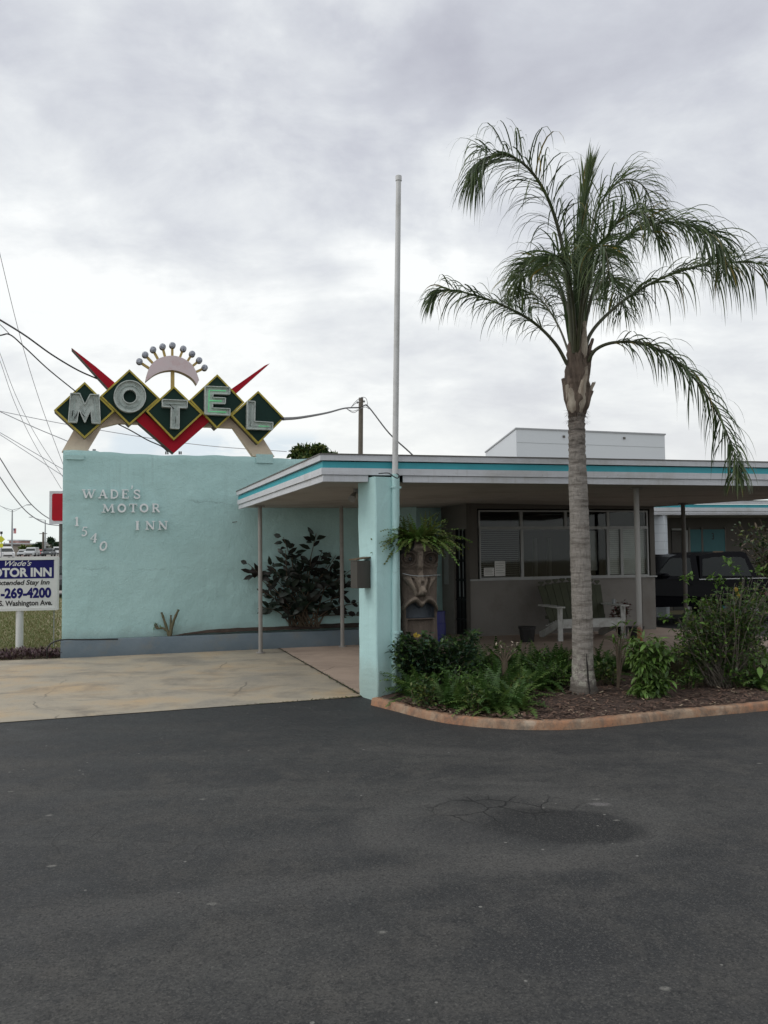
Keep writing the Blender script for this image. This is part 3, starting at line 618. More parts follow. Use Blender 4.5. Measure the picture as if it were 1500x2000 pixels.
# low blue-grey planter curb in front of the wall
pc = thing('planter_curb', 'low blue grey painted curb along the foot of the teal wall', 'curb', KB.pt(0, 0))
mb = MB(); vs = []; n_ = 60
for i in range(n_+1):
    a = 5.2*i/n_; zz = .285-.002*a
    for (o, z_) in ((0, 0), (0, zz-.012), (-.012, zz), (-.13, zz), (-.13, 0)): vs.append(KB.pt(a, z_, o+.006*noise.noise(V((a*2, z_*2, 0)))))
mb.add(vs, [(i*5+j, (i+1)*5+j, (i+1)*5+j+1, i*5+j+1) for i in range(n_) for j in range(4)], 0, True); mb.add(vs[:5], [[0, 1, 2, 3, 4]]); mb.add(vs[-5:], [[4, 3, 2, 1, 0]])
mb.build('curb_body', 'bluegrey', pc)
mb = MB(); vs = []
for i in range(41):
    a = .05+5.2*i/40; z0 = .24+.07*min(1, max(0, (a-1.2)/1.0))
    for j in range(6):
        f = j/5; p = KB.pt(a, 0, -.1).lerp(WALL.pt(a*1.0+.02, 0, .0), f); vs.append(V((p.x, p.y, z0+.05*f*min(1, max(0, (a-1.5)))+.015*noise.noise(p*5))))
mb.add(vs, [(i*6+j, (i+1)*6+j, (i+1)*6+j+1, i*6+j+1) for i in range(40) for j in range(5)], 0, True)
tag(mb.build('planter_soil', 'mulch'), kind='structure')
mb = MB(); mb.tube(spline([V((-5.32, 13.1, .02)), V((-5.28, 13.05, .22)), V((-5.12, 13.12, .305)), V((-4.8, 13.2, .30)), V((-4.3, 13.4, .28))], 16), .012, 6)
tag(mb.build('black_hose', 'wire'), 'thin black hose curling over the left end of the blue grey curb', 'hose')
# ================================================================ MOTEL SIGN
CR = lambda x, y: (90+x/3.125, 650+y/3.125)
SP = PF(WALL.pt(0, 0, -.15), 20.4); wy = 3.3
sign = thing('motel_sign', 'old neon sign spelling motel on five green diamonds with a red chevron and crown', 'sign', SP.pt(2.0, 3.3))
def spoly(pts, o): return [SP.px(*CR(*p), o) for p in pts]
mb = MB()
arch = [((95, 722), (247, 725), (340, 570), (185, 560)), ((178, 570), (345, 570), (440, 547), (440, 470), (240, 480)), ((440, 480), (440, 547), (620, 552), (620, 480)), ((620, 481), (620, 551), (985, 568), (985, 480)), ((985, 482), (985, 567), (1150, 575), (1300, 640), (1240, 500)), ((1150, 576), (1270, 748), (1402, 752), (1335, 645), (1250, 560))]
for k, q in enumerate(arch): mb.prism(spoly(q, -.08-.003*k), SP.n*-.16)
mb.build('arch_support', 'cream', sign)
chev = [(155, 93), (375, 335), (565, 550), (778, 735), (985, 552), (1155, 374), (1364, 188), (1335, 200), (1128, 345), (940, 510), (776, 650), (600, 490), (413, 300), (300, 205)]
mb = MB(); P = spoly(chev, .02); n_ = len(P); bk = [p-SP.n*.26 for p in P]
mb.add(P+bk, [list(range(n_))], 0); mb.add(P+bk, [(i, i+n_, (i+1) % n_+n_, (i+1) % n_) for i in range(n_)], 1); mb.add(P+bk, [list(range(2*n_-1, n_-1, -1))], 0)
mb.build('chevron', ['red', 'signside'], sign)
DI = {'M': ((235, 308), (415, 485), (235, 648), (50, 478)), 'O': ((507, 230), (690, 405), (507, 567), (330, 392)), 'T': ((775, 333), (948, 500), (775, 660), (608, 485)),
      'E': ((1040, 260), (1205, 430), (1038, 588), (873, 415)), 'L': ((1287, 362), (1445, 525), (1287, 683), (1122, 510))}
OFF = {'M': .085, 'O': .06, 'T': .10, 'E': .065, 'L': .09}
def ringpoly(cx, cy, r, rx=1.): return [(cx+r*rx*cos(2*pi*i/36), cy+r*sin(2*pi*i/36)) for i in range(36)]
LP = {'M': [(150, 382), (205, 382), (236, 450), (268, 388), (322, 390), (329, 563), (279, 560), (272, 480), (236, 557), (200, 478), (188, 556), (136, 555)],
      'T': [(703, 420), (853, 425), (852, 470), (804, 468), (803, 595), (755, 592), (757, 465), (704, 462)],
      'E': [(963, 337), (1112, 343), (1111, 385), (1010, 382), (1009, 405), (1085, 408), (1084, 442), (1008, 440), (1007, 468), (1112, 473), (1112, 512), (962, 505)],
      'L': [(1217, 428), (1262, 430), (1260, 550), (1370, 557), (1368, 600), (1215, 595)]}
TB = {'M': [([(165, 535), (178, 400), (232, 500), (292, 402), (305, 540)], 0), ([(165, 482), (160, 515), (175, 530), (188, 505), (200, 480), (215, 500), (235, 522)], 2)],
      'O': [([(508+68*cos(a), 398+68*sin(a)) for a in [2*pi*i/24+.3 for i in range(23)]], 0), ([(480, 458), (505, 464), (535, 460)], 2)],
      'T': [([(722, 443), (835, 447)], 0), ([(780, 455), (778, 580)], 0), ([(745, 447), (775, 474)], 2), ([(780, 520), (783, 545), (778, 570)], 2)],
      'E': [([(1090, 363), (988, 360), (985, 488), (1092, 492)], 1), ([(985, 422), (1066, 425)], 1)],
      'L': [([(1238, 445), (1237, 575), (1350, 580)], 0), ([(1285, 577), (1350, 580)], 1), ([(1238, 550), (1234, 578)], 2)]}
for ch, q in DI.items():
    o = OFF[ch]; bx = spoly(q, o); mb = MB()
    n_ = 4; bk = [p-SP.n*(.30+o*.3) for p in bx]; mb.add(bx+bk, [[0, 1, 2, 3]], 0); mb.add(bx+bk, [(i, i+4, (i+1) % 4+4, (i+1) % 4) for i in range(4)], 1); mb.add(bx+bk, [[7, 6, 5, 4]], 0)
    dp = mb.build('diamond_panel', ['signgreen', 'signside'], sign)
    c = sum((V(p+(0,)) for p in q), V())/4; mb = MB()
    inn = [tuple((V(p+(0,))*(1-.075)+c*.075)[:2]) for p in q]; outr = [tuple((V(p+(0,))*(1+.008)-c*.008)[:2]) for p in q]
    Po, Pi = spoly(outr, o+.022), spoly(inn, o+.022); Pob, Pib = spoly(outr, o-.05), spoly(inn, o+.001)
    for i in range(4):
        j = (i+1) % 4; mb.add([Po[i], Po[j], Pi[j], Pi[i]], [(0, 1, 2, 3)]); mb.add([Po[i], Po[j], Pob[j], Pob[i]], [(0, 3, 2, 1)]); mb.add([Pi[i], Pi[j], Pib[j], Pib[i]], [(0, 1, 2, 3)])
    # dark seam along the trim
    mb.build('trim', 'gold', dp)
    mb = MB()
    def rimwall(poly, o, d, th, mi):
        c0 = SP.n; m_ = len(poly); A = spoly(poly, o); 
        for i in range(m_):
            a_, b_ = A[i], A[(i+1) % m_]; t = (b_-a_).normalized(); s_ = t.cross(c0)*th
            mb.prism([a_-s_, b_-s_, b_+s_, a_+s_], c0*d, mi)
    if ch == 'O':
        A, B = ringpoly(508, 398, 95), ringpoly(508, 398, 42)
        PA, PB = spoly(A, o+.05), spoly(B, o+.05); PA0, PB0 = spoly(A, o), spoly(B, o); m_ = 36
        mb.add(PA+PB, [(i, (i+1) % m_, (i+1) % m_+m_, i+m_) for i in range(m_)], 0); mb.add(PA+PA0, [(i, i+m_, (i+1) % m_+m_, (i+1) % m_) for i in range(m_)], 0); mb.add(PB+PB0, [(i, (i+1) % m_, (i+1) % m_+m_, i+m_) for i in range(m_)], 0)
        rimwall(A, o+.0, .115, .007, 1); rimwall(B, o+.0, .112, .007, 1)
    else:
        mb.prism(spoly(LP[ch], o+.05), SP.n*-.05, 0); rimwall(LP[ch], o, .115, .007, 1)
    mb.build('letter', ['channel', 'rim'], dp)
    mb = MB()
    for pl, mi in TB[ch]: mb.tube(spoly(pl, o+.075), .0085 if mi < 2 else .007, 6, mi)
    mb.build('neon_tube', ['tubegrey', 'tubegreen', 'tubedark'], dp)
mb = MB(); mb.prism(spoly([(760, 228), (782, 228), (782, 345), (760, 345)], .05), SP.n*-.06); mb.build('crown_post', 'goldpost', sign)
outer = [(605, 300), (612, 262), (628, 218), (650, 190), (682, 166), (722, 153), (768, 148), (812, 156), (858, 179), (892, 210), (915, 255), (929, 296)]
inner = [(915, 323), (893, 292), (862, 268), (820, 247), (775, 236), (730, 238), (690, 248), (655, 265), (625, 288)]
cr = spline([V(p+(0,)) for p in outer], 30); ci2 = spline([V(p+(0,)) for p in inner], 30); pl = [tuple(p[:2]) for p in cr]; il = [tuple(p[:2]) for p in ci2][::-1]
mb = MB(); A = spoly(pl, .11); B = spoly([(607, 301)]+il, .11)[:31]; B = [spoly([(607, 302)], .11)[0]]+spoly(il[1:], .11)
mb.add(A+B, [(i, i+1, 32+i, 31+i) for i in range(30)], 0)
A2 = [p-SP.n*.17 for p in A]; B2 = [p-SP.n*.17 for p in B]
mb.add(A+A2, [(i, 31+i, 32+i, i+1) for i in range(30)], 1); mb.add(B+B2, [(i, i+1, 32+i, 31+i) for i in range(30)], 1); mb.add(A2+B2, [(i, 31+i, 32+i, i+1) for i in range(30)], 0)
mb.add([A[-1], A2[-1], B2[-1], B[-1]], [(0, 1, 2, 3)], 1)
crown = mb.build('crown', ['pink', 'brass'], sign)
for (bx, by), (sx_, sy_) in zip([(569, 178), (604, 137), (652, 106), (710, 88), (770, 80), (836, 101), (890, 132), (933, 171), (966, 216)],
                              [(632, 220), (655, 190), (685, 166), (727, 152), (770, 150), (814, 158), (858, 181), (888, 209), (908, 243)]):
    p, q = SP.px(*CR(bx, by), .03), SP.px(*CR(sx_, sy_), .03); mb = MB(); d = (p-q).normalized(); s_ = d.cross(SP.n)*.019
    mb.prism([q-s_-d*.02, p-s_, p+s_, q+s_-d*.02], SP.n*-.05); sp = mb.build('spoke', 'goldpost', sign)
    mb = MB()
    m3 = Matrix.Translation(p) @ Matrix.Rotation(radians(19), 4, 'Z'); mb.M = m3; mb.sphere((0, -.025, 0), (.053, .03, .053), 0, 14, 9); mb.tube([(0, .06, 0), (0, -.03, 0)], .053, 16, 1, False)
    mb.M = None; mb.build('bulb', ['bulb', 'signside'], sp)
mb = MB()
for x in (733, 745, 815, 826):
    mb.tube([SP.px(*CR(x, 722), -.05), SP.px(*CR(x, 740), -.05)], .012, 6); mb.build('anchor_bolt', 'signside', sign); mb = MB()
mb.tube(spline([SP.px(*CR(445, 548), -.2), SP.px(*CR(520, 595), -.05), SP.px(*CR(620, 655), -.0), SP.px(*CR(705, 693), -.0), SP.px(*CR(745, 725), -.05)], 16), .010, 6)
mb.build('feed_cable', 'wire', sign)
# ================================================================ OFFICE WITH CANOPY
ANG = 14.4
FR = PF(V((-.67, 9.13, 0)), ANG)                 # the front fascia plane
office = thing('motel_office', 'low motel office with deep canopy and white and turquoise striped fascia', 'building', V((2.5, 13, 0)))
C0 = FR.pt(0, 0); aR_ = 8.45
RE = FR.pt(aR_, 0)                               # right end of the front edge
O_L, O_R = G(920, 1245), G(1282, 1230); OF = PF(O_L, math.degrees(atan2(O_R.y-O_L.y, O_R.x-O_L.x)))
oW = (O_R-O_L).length
BK = V((5.62, 16.95, 0))
WLe = V((-2.47, 14.05, 0))
lf = (WLe-C0).normalized(); LFang = math.degrees(atan2(-lf.y, -lf.x)); LF = PF(WLe, LFang); lfL = (WLe-C0).length    # left fascia, a runs from wall to corner
def ztop(f): return 2.735-.06*f
# roof deck
mb = MB(); ins = .05
poly = [(C0+V((.04, .05, 0))), RE+V((-.04, .04, 0)), BK, BK+V((-.8, 2.2, 0)), WLe+V((4.2, 3.5, 0)), WLe+V((.1, .02, 0))]
zt = [2.69, 2.69, 2.69, 2.69, 2.66, 2.63]
mb.add([V((p.x, p.y, z)) for p, z in zip(poly, zt)], [list(range(6))]); roof = mb.build('roof', 'flash', office)
# soffit
zs = [2.44, 2.44, 2.47, 2.50, 2.56, 2.42]
pts = [C0+V((.03, .05, 0)), FR.pt(3.3, 0, -.03), RE+V((-.04, .04, 0)), BK, O_L+V((0, .2, 0)), WALL.pt(5.7, 0, -.05), WLe+V((.05, .0, 0))]
zz = [2.43, 2.43, 2.43, 2.49, 2.54, 2.44, 2.41]
mb.add([], []); mb = MB(); Q = [V((p.x, p.y, z)) for p, z in zip(pts, zz)]
mb.add(Q, [(0, 1, 5, 6), (1, 4, 5), (1, 2, 3, 4)]); 
ex = [V((1.5, 19, 2.5)), V((5.2, 19, 2.5))]
mb.add([Q[5], Q[4], Q[3], ex[1], ex[0]], [(0, 1, 4), (1, 2, 3, 4)])
mb.build('soffit', 'soffit', roof)
# fascia boards: (z0,z1,front offset) measured from the bottom edge
BO = [(.000, .072, .0, 'whiteboard'), (.076, .150, .020, 'whiteboard'), (.150, .222, .004, 'tealboard'), (.232, .296, .035, 'whiteboard'), (.296, .309, .045, 'flash')]
def fascia(fr, a0, a1, zb0, zb1, parent, mitre0=0., mitre1=0., gap=None, nm='fascia_board', BO=BO):
    for k, (z0, z1, o, m) in enumerate(BO):
        segs = [(a0, a1)]
        if gap and k == 0: segs = [(a0, gap[0]), (gap[1], a1)]
        for (s0, s1) in segs:
            mb = MB()
            nseg = max(1, int((s1-s0)/.4)); b_ = lambda s: zb0+(zb1-zb0)*(s-a0)/(a1-a0)
            for i in range(nseg):
                u0, u1 = s0+(s1-s0)*i/nseg, s0+(s1-s0)*(i+1)/nseg
                m0 = mitre0*o if u0 == a0 else 0; m1 = mitre1*o if i == nseg-1 and s1 == a1 else 0
                wv = lambda s, q: .003*noise.noise(V((s*1.2, k*7, q)))
                f = [fr.pt(u0-m0, b_(u0)+z0+wv(u0, 0), o), fr.pt(u1+m1, b_(u1)+z0+wv(u1, 0), o), fr.pt(u1+m1, b_(u1)+z1+wv(u1, 3), o), fr.pt(u0-m0, b_(u0)+z1+wv(u0, 3), o)]
                bk_ = [fr.pt(u0, b_(u0)+z0, -.03), fr.pt(u1, b_(u1)+z0, -.03), fr.pt(u1, b_(u1)+z1, -.03), fr.pt(u0, b_(u0)+z1, -.03)]
                mb.add(f+bk_, [(0, 1, 2, 3), (0, 4, 5, 1), (3, 2, 6, 7)]+([(0, 3, 7, 4)] if i == 0 else [])+([(1, 5, 6, 2)] if i == nseg-1 else []))
            mb.build(nm, m, parent)
ga = FR.uv(719, 930)[0]; gb = FR.uv(787, 930)[0]
fascia(FR, 0, aR_, 2.425, 2.425, roof, 1., 1., (ga, gb))
fascia(LF, 0, lfL, 2.385, 2.425, roof, 0, 1.)
# right return of the roof, seen edge-on
mb = MB(); RT = PF(BK, math.degrees(atan2(RE.y-BK.y, RE.x-BK.x)))
mb.prism([V((RE.x, RE.y, 2.43)), V((BK.x, BK.y, 2.49)), V((BK.x, BK.y, 2.72)), V((RE.x, RE.y, 2.72))], V((.03, .01, 0))); mb.build('return_board', 'flash', roof)
# posts
def post(p, m, r=.034, zt=2.43, nm='post'):
    mb = MB(); mb.tube([V((p.x, p.y, 0)), V((p.x, p.y, zt))], r, 12); mb.box((p.x, p.y, zt-.006), (.14, .14, .012)); mb.tube([V((p.x, p.y, .012)), V((p.x, p.y, .03))], r*2.0, 14, 0, False)
    return mb.build(nm, m, office)
post(G(509, 1277), 'post', .034, 2.41); post(D(669, 1263, 14.3)*1., 'post', .034, 2.44)
q = D(1246, 1100, 10.75); post(V((q.x, q.y, 0)), 'rustpost', .036, 2.43); q = D(1337, 1100, 15.2); post(V((q.x, q.y, 0)), 'darkpost', .038, 2.46)
# lamp under the soffit
q = D(697, 955, 10.4); mb = MB()
mb.tube([V((q.x, q.y, 2.43)), V((q.x, q.y, 2.39))], .05, 12, 0, False)
for s_ in (-1, 1): mb.tube([V((q.x+.02*s_, q.y, 2.39)), V((q.x+.05*s_, q.y-.05, 2.34)), V((q.x+.06*s_, q.y-.11, 2.30))], [.02, .035, .05], 10)
mb.build('flood_lamp', 'post', office)
# front wall pieces
zS = OF.uv(1100, 1127.8)[1]; aWL, zWT = OF.uv(934, 996.6); aWR = OF.uv(1265, 1000)[0]; zTR = OF.uv(1100, 1031)[1]
mb = MB()
mb.fbox(OF, 0, oW, 0, zS-.03, -.15, 0); mb.build('front_wall', 'taupe', office)
mb = MB(); mb.fbox(OF, -.02, aWL-.03, zS-.03, 2.56, -.15, .012); mb.fbox(OF, aWR+.03, oW+.01, zS-.03, 2.56, -.15, .012); mb.fbox(OF, aWL-.03, aWR+.03, zWT+.03, 2.56, -.15, .008); mb.build('window_surround', 'taupedark', office)
mb = MB(); c = OF.pt(oW, 0, .004); bk_ = OF.pt(oW, 0, -3); mb.prism([OF.pt(oW, 0, -.15), OF.pt(oW, 0, -3.2), OF.pt(oW, 2.5, -3.2), OF.pt(oW, 2.5, -.15)], OF.e*-.12); mb.build('side_wall', 'taupe', office)
mb = MB(); mb.fbox(OF, oW-.32, oW-.30, .0, zS-.03, .0, .006); mb.build('trim_strip', 'taupedark', office)
# interior room
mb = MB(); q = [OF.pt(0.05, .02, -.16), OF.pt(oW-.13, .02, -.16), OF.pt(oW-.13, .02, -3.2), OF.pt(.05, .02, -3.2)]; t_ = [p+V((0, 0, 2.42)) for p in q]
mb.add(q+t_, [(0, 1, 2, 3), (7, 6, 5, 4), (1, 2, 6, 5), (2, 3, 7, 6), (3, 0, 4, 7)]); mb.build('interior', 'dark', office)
mb = MB(); mb.fbox(OF, .9, 2.3, .02, 1.02, -1.9, -1.3); mb.fbox(OF, 2.55, 2.62, .6, 1.9, -2.6, -2.5); mb.fbox(OF, 2.9, 2.97, .6, 1.9, -2.6, -2.5); mb.build('counter', 'taupe', office)
mb = MB(); mb.fbox(OF, -.01, oW+.03, zS-.03, zS, -.05, .035); mb.build('window_sill', 'frame', office)
def win(a0, a1, z0, z1, nm='window', blind=None):
    mb = MB(); t = .014
    mb.fbox(OF, a0, a1, z0, z0+2*t, -.05, .02); mb.fbox(OF, a0, a1, z1-2*t, z1, -.05, .02); mb.fbox(OF, a0, a0+2*t, z0+2*t, z1-2*t, -.05, .018); mb.fbox(OF, a1-2*t, a1, z0+2*t, z1-2*t, -.05, .018)
    w_ = mb.build(nm, 'frame', office)
    mb = MB(); mb.add([OF.pt(a0+t, z0+t, -.01), OF.pt(a1-t, z0+t, -.01), OF.pt(a1-t, z1-t, -.01), OF.pt(a0+t, z1-t, -.01)], [(0, 1, 2, 3)]); mb.build('pane', 'glass', w_)
    if blind:
        mb = MB(); zz = z0+.04; pt_ = .040; op = .036 if blind[2] else .005
        while zz < z1-.04:
            mb.prism([OF.pt(blind[0], zz, -.055), OF.pt(blind[1], zz, -.055), OF.pt(blind[1], zz+op, -.065), OF.pt(blind[0], zz+op, -.065)], OF.n*.002); zz += pt_
        mb.build('blind', 'blind', w_)
    return w_
xs_ = [OF.uv(x, 1080)[0] for x in (936, 1019.5, 1187.5, 1266)]
tx = [OF.uv(x, 1010)[0] for x in (934, 1017.5, 1104, 1187, 1264)]
for i in range(4): win(tx[i], tx[i+1], zTR, zWT, 'transom_window')
win(xs_[0], xs_[1], zS, zTR, blind=(xs_[0]+.05, xs_[1]-.05, 0)) 
win(xs_[1], xs_[2], zS, zTR)
win(xs_[2], OF.uv(1214, 1080)[0], zS, zTR, blind=(xs_[2]+.04, OF.uv(1213, 1080)[0], 1))
win(OF.uv(1214, 1080)[0], xs_[3], zS, zTR, blind=(OF.uv(1216, 1080)[0], OF.uv(1262, 1080)[0], 1))
mb = MB()
for z_ in [zS+.12+.021*i for i in range(38)]: mb.fbox(OF, OF.uv(1165, 1080)[0], OF.uv(1182, 1080)[0], z_, z_+.013, -.32, -.315)
mb.build('side_blind', 'blind', office)
# paper notices
for (x0, y0, x1, y1), lb in (((945, 1109, 965, 1125), 'small white paper notice low in the left office window'), ((966, 1096, 987, 1125), 'taller white paper notice taped in the left office window')):
    a0, z1 = OF.uv(x0, y0); a1, z0 = OF.uv(x1, y1); z0 = max(z0, zS+.05); mb = MB(); mb.fbox(OF, a0, a1, z0, z1, .0, .003)
    for i in range(5):
        zz = z1-(z1-z0)*(.15+.16*i); mb.fbox(OF, a0+.02, a1-.02-.02*(i % 2), zz, zz+.005, .003, .004, 1)
    tag(mb.build('paper_notice', ['paper', 'ink']), lb, 'notice')
# recess wall with the entrance
Dq0, Dq1 = D(863, 1100, 16.5), D(916, 1100, 15.75); DR = PF((Dq0.x, Dq0.y), math.degrees(atan2(Dq1.y-Dq0.y, Dq1.x-Dq0.x)))
aD = lambda x: DR.uv(x, 1100)[0]
mb = MB(); zt_ = DR.uv(890, 1034)[1]
mb.fbox(DR, aD(863), aD(886), 0, 2.55, -.12, 0); mb.fbox(DR, aD(886), aD(916), zt_, 2.55, -.12, .002); mb.build('entrance_wall', 'taupe', office)
mb = MB(); mb.fbox(DR, aD(912), aD(916), 0, zt_, -.1, .03); mb.prism([DR.pt(aD(916), 0, .04), OF.pt(-.02, 0, .03), OF.pt(-.02, 2.55, .03), DR.pt(aD(916), 2.55, .04)], V((0, .12, 0))); mb.build('door_jamb', 'taupedark', office)
mb = MB(); mb.fbox(DR, aD(868), aD(876), .98, 1.9, .0, .01); mb.build('wall_panel', 'frame', office)
mb = MB(); mb.fbox(DR, aD(886), aD(912), .02, zt_, -.1, -.06); dr = mb.build('door', 'black', office)
mb = MB()
for x in (892, 899, 906):
    for z0, z1 in ((.75, 1.05), (1.1, 1.42), (1.47, 1.78), (1.83, 2.08)): mb.fbox(DR, aD(x), aD(x)+.045, z0, z1, -.06, -.055)
mb.build('pane', 'galv', dr)
mb = MB()
for i in range(5): mb.fbox(DR, aD(887), aD(911.5), .3+.38*i, .33+.38*i, -.055, -.03)
for x in (888, 895.5, 902.5, 909): mb.fbox(DR, aD(x), aD(x)+.012, .05, zt_-.03, -.056, -.035)
mb.build('grille', 'black', dr)
mb = MB(); a_, b_ = WALL.pt(5.75, 0, -.05), Dq0; mb.prism([V((a_.x, a_.y, 0)), V((b_.x, b_.y, 0)), V((b_.x, b_.y, 2.6)), V((a_.x, a_.y, 2.6))], V((.1, .15, 0))); mb.build('side_wall', 'teal', office)
# ================================================================ PILLAR, FLAGPOLE, MAILBOX
K = G(737, 1371); c30, s30 = cos(radians(30)), sin(radians(30))
eA, eB = V((c30, s30, 0)), V((-s30, c30, 0))    # right face, left face
pil = thing('pillar', 'square teal painted pillar at the front edge of the canopy', 'pillar', K)
mb = MB(); ns = 40; r_ = .012
for side in range(1):
    ring = []
    prof_ = [(0+r_, 0), (.32-r_, 0), (.32, r_), (.32, .41-r_), (.32-r_, .41), (r_, .41), (0, .41-r_), (0, r_)]
    for j in range(ns+1):
        zz = 2.475*j/ns
        for (a, b) in prof_:
            p = K+eA*a+eB*b; p = V((p.x, p.y, zz)); q = wob(p, 2.3, .012)+wob(p, 9, .003); ring.append(V((p.x+q.x, p.y+q.y, zz)))
    mb.add(ring, [(j*8+k, j*8+(k+1) % 8, (j+1)*8+(k+1) % 8, (j+1)*8+k) for j in range(ns) for k in range(8)], 0, False)
    mb.add(ring[-8:], [list(range(8))])
mb.build('pillar_shaft', 'tealpillar', pil)
fp = thing('flagpole', 'tall thin white flagpole strapped to the teal pillar', 'flagpole', K+eA*.22-eB*.04)
bp_ = D(771, 1340, (K+eA*.27).y-.035); tp_ = D(778.5, 350, bp_.y); mid = D(771.5, 926, bp_.y)
mb = MB(); mb.tube([bp_, bp_.lerp(mid, .5), mid], .037, 14); mb.build('painted_base', 'tealpillar', fp)
mb = MB(); mb.tube([mid, mid.lerp(tp_, .5), tp_], [.0335, .0325, .029], 14); mb.build('pole', 'polewhite', fp)
mb = MB(); mb.tube([tp_-V((0, 0, .02)), tp_+V((0, 0, .035))], .036, 14, 0, False); mb.tube([tp_+V((0, 0, .035)), tp_+V((0, 0, .045))], [.033, .02], 14); mb.build('cap', 'polewhite', fp)
for px_, py_ in ((770, 951), (772, 1236)):
    mb = MB(); q = D(px_, py_, bp_.y); mb.tube([q-V((0, 0, .012)), q+V((0, 0, .012))], .044, 14, 0, False); mb.box(q+eA*-.075+V((0, .045, 0)), (.1, .012, .024), 0, radians(30)); mb.box(q+eA*.065+V((0, .045, 0)), (.05, .012, .024), 0, radians(30))
    mb.build('strap', 'tealpillar', fp)
mb = MB(); mb.tube(spline([D(740, 925, 9.2), D(758, 924, 9.0), D(768, 930, 8.98), D(776, 934, 8.99), D(780, 929, 9.02), D(775, 925, 9.1)], 20), .006, 6)
tag(mb.build('loose_cable', 'wire'), 'loose black cable end looped around the flagpole at the fascia', 'cable')
mbx = thing('mailbox', 'dark brown metal mailbox mounted on the left face of the pillar', 'mailbox', K+eB*.25+V((0, 0, 1.1)))
MX = PF(K+eB*.13, -60+180+0)
q0, q1 = D(690, 1150, 9.28), D(719, 1098, 9.28)
# box hangs off the left face: axes eA (out, negative) and eB (along)
zb, zt2 = 1.24, 1.545; P0 = K+eB*.12; w_, d_ = .155, .17
mb = MB(); f = [P0-eA*.004, P0+eB*w_-eA*.004, P0+eB*w_-eA*d_, P0-eA*d_]
mb.prism([V((p.x, p.y, zb)) for p in f], V((0, 0, zt2-zb))); mb.build('box', 'bronze', mbx)
mb = MB(); f = [P0-eA*.003-eB*.01, P0+eB*(w_+.01)-eA*.003, P0+eB*(w_+.01)-eA*(d_+.015), P0-eA*(d_+.015)-eB*.01]
A = [V((p.x, p.y, zt2+.03 if i < 2 else zt2+.004)) for i, p in enumerate(f)]; mb.prism(A, V((0, 0, .012))); mb.build('lid', 'rustlid', mbx)
mb = MB(); q = P0-eB*.012; mb.tube([V((q.x, q.y, 1.49)), V((q.x+.03, q.y-.01, 1.46)), V((q.x+.05, q.y, 1.42))], .006, 6); mb.build('latch', 'galv', mbx)
# ================================================================ YARD SIGN
SG = PF(G(36, 1272), 10)
ys = thing('yard_sign', 'white rectangular motor inn sign with blue heading on a white post', 'sign', SG.pt(0, 0))
a0, z1 = SG.uv(-42, 1087); a1, z0 = SG.uv(112, 1193); z1 = SG.uv(112, 1088)[1]; z0 = SG.uv(112, 1191)[1]
mb = MB(); mb.fbox(SG, a0, a1, z0, z1, -.12, .0); mb.build('panel', 'white', ys)
mb = MB(); t = .045
mb.fbox(SG, a0-.003, a1+.003, z0-.003, z0+t, -.123, .018); mb.fbox(SG, a0-.003, a1+.003, z1-t, z1+.003, -.123, .018); mb.fbox(SG, a0-.003, a0+t, z0+t, z1-t, -.122, .017); mb.fbox(SG, a1-t, a1+.003, z0+t, z1-t, -.122, .017); mb.build('frame', 'white', ys)
b0_ = SG.uv(105.5, 1092); b1_ = SG.uv(105.5, 1129)
mb = MB(); mb.fbox(SG, a0+t, b0_[0], b1_[1], b0_[1], .0, .004); mb.build('blue_panel', 'signblue', ys)
mb = MB(); text_into(mb, SG, "Wade's", (10, 1095, 62, 1105), .004, .003, 0, .01, .45); mb.build('heading_lettering', 'white', ys); mb = MB(); text_into(mb, SG, "MOTOR INN", (-33, 1110, 101, 1126), .004, .003, 0, .04); mb.build('heading_lettering', 'white', ys)
mb = MB(); text_into(mb, SG, "An Extended Stay Inn", (-31, 1134, 97, 1144.5), .0, .003, 0, .03, .2); mb.build('lettering', 'ink', ys); mb = MB(); text_into(mb, SG, "1540 S. Washington Ave.", (-30, 1174, 102, 1185), .0, .003, 0, .03); mb.build('lettering', 'ink', ys)
mb = MB(); text_into(mb, SG, "321-269-4200", (-34, 1149, 100, 1168), .0, .003, 0, .045); mb.build('phone_lettering', 'signblue', ys)
mb = MB(); mb.tube([SG.pt(0, 0, -.06), SG.pt(0, z0, -.06)], .062, 16); mb.build('post', 'white', ys)
mb = MB(); q = SG.uv(103, 1192)[0]; mb.tube([SG.pt(q, 0, -.1), SG.pt(q, z0+.02, -.1)], .009, 6); mb.build('stake', 'galv', ys)
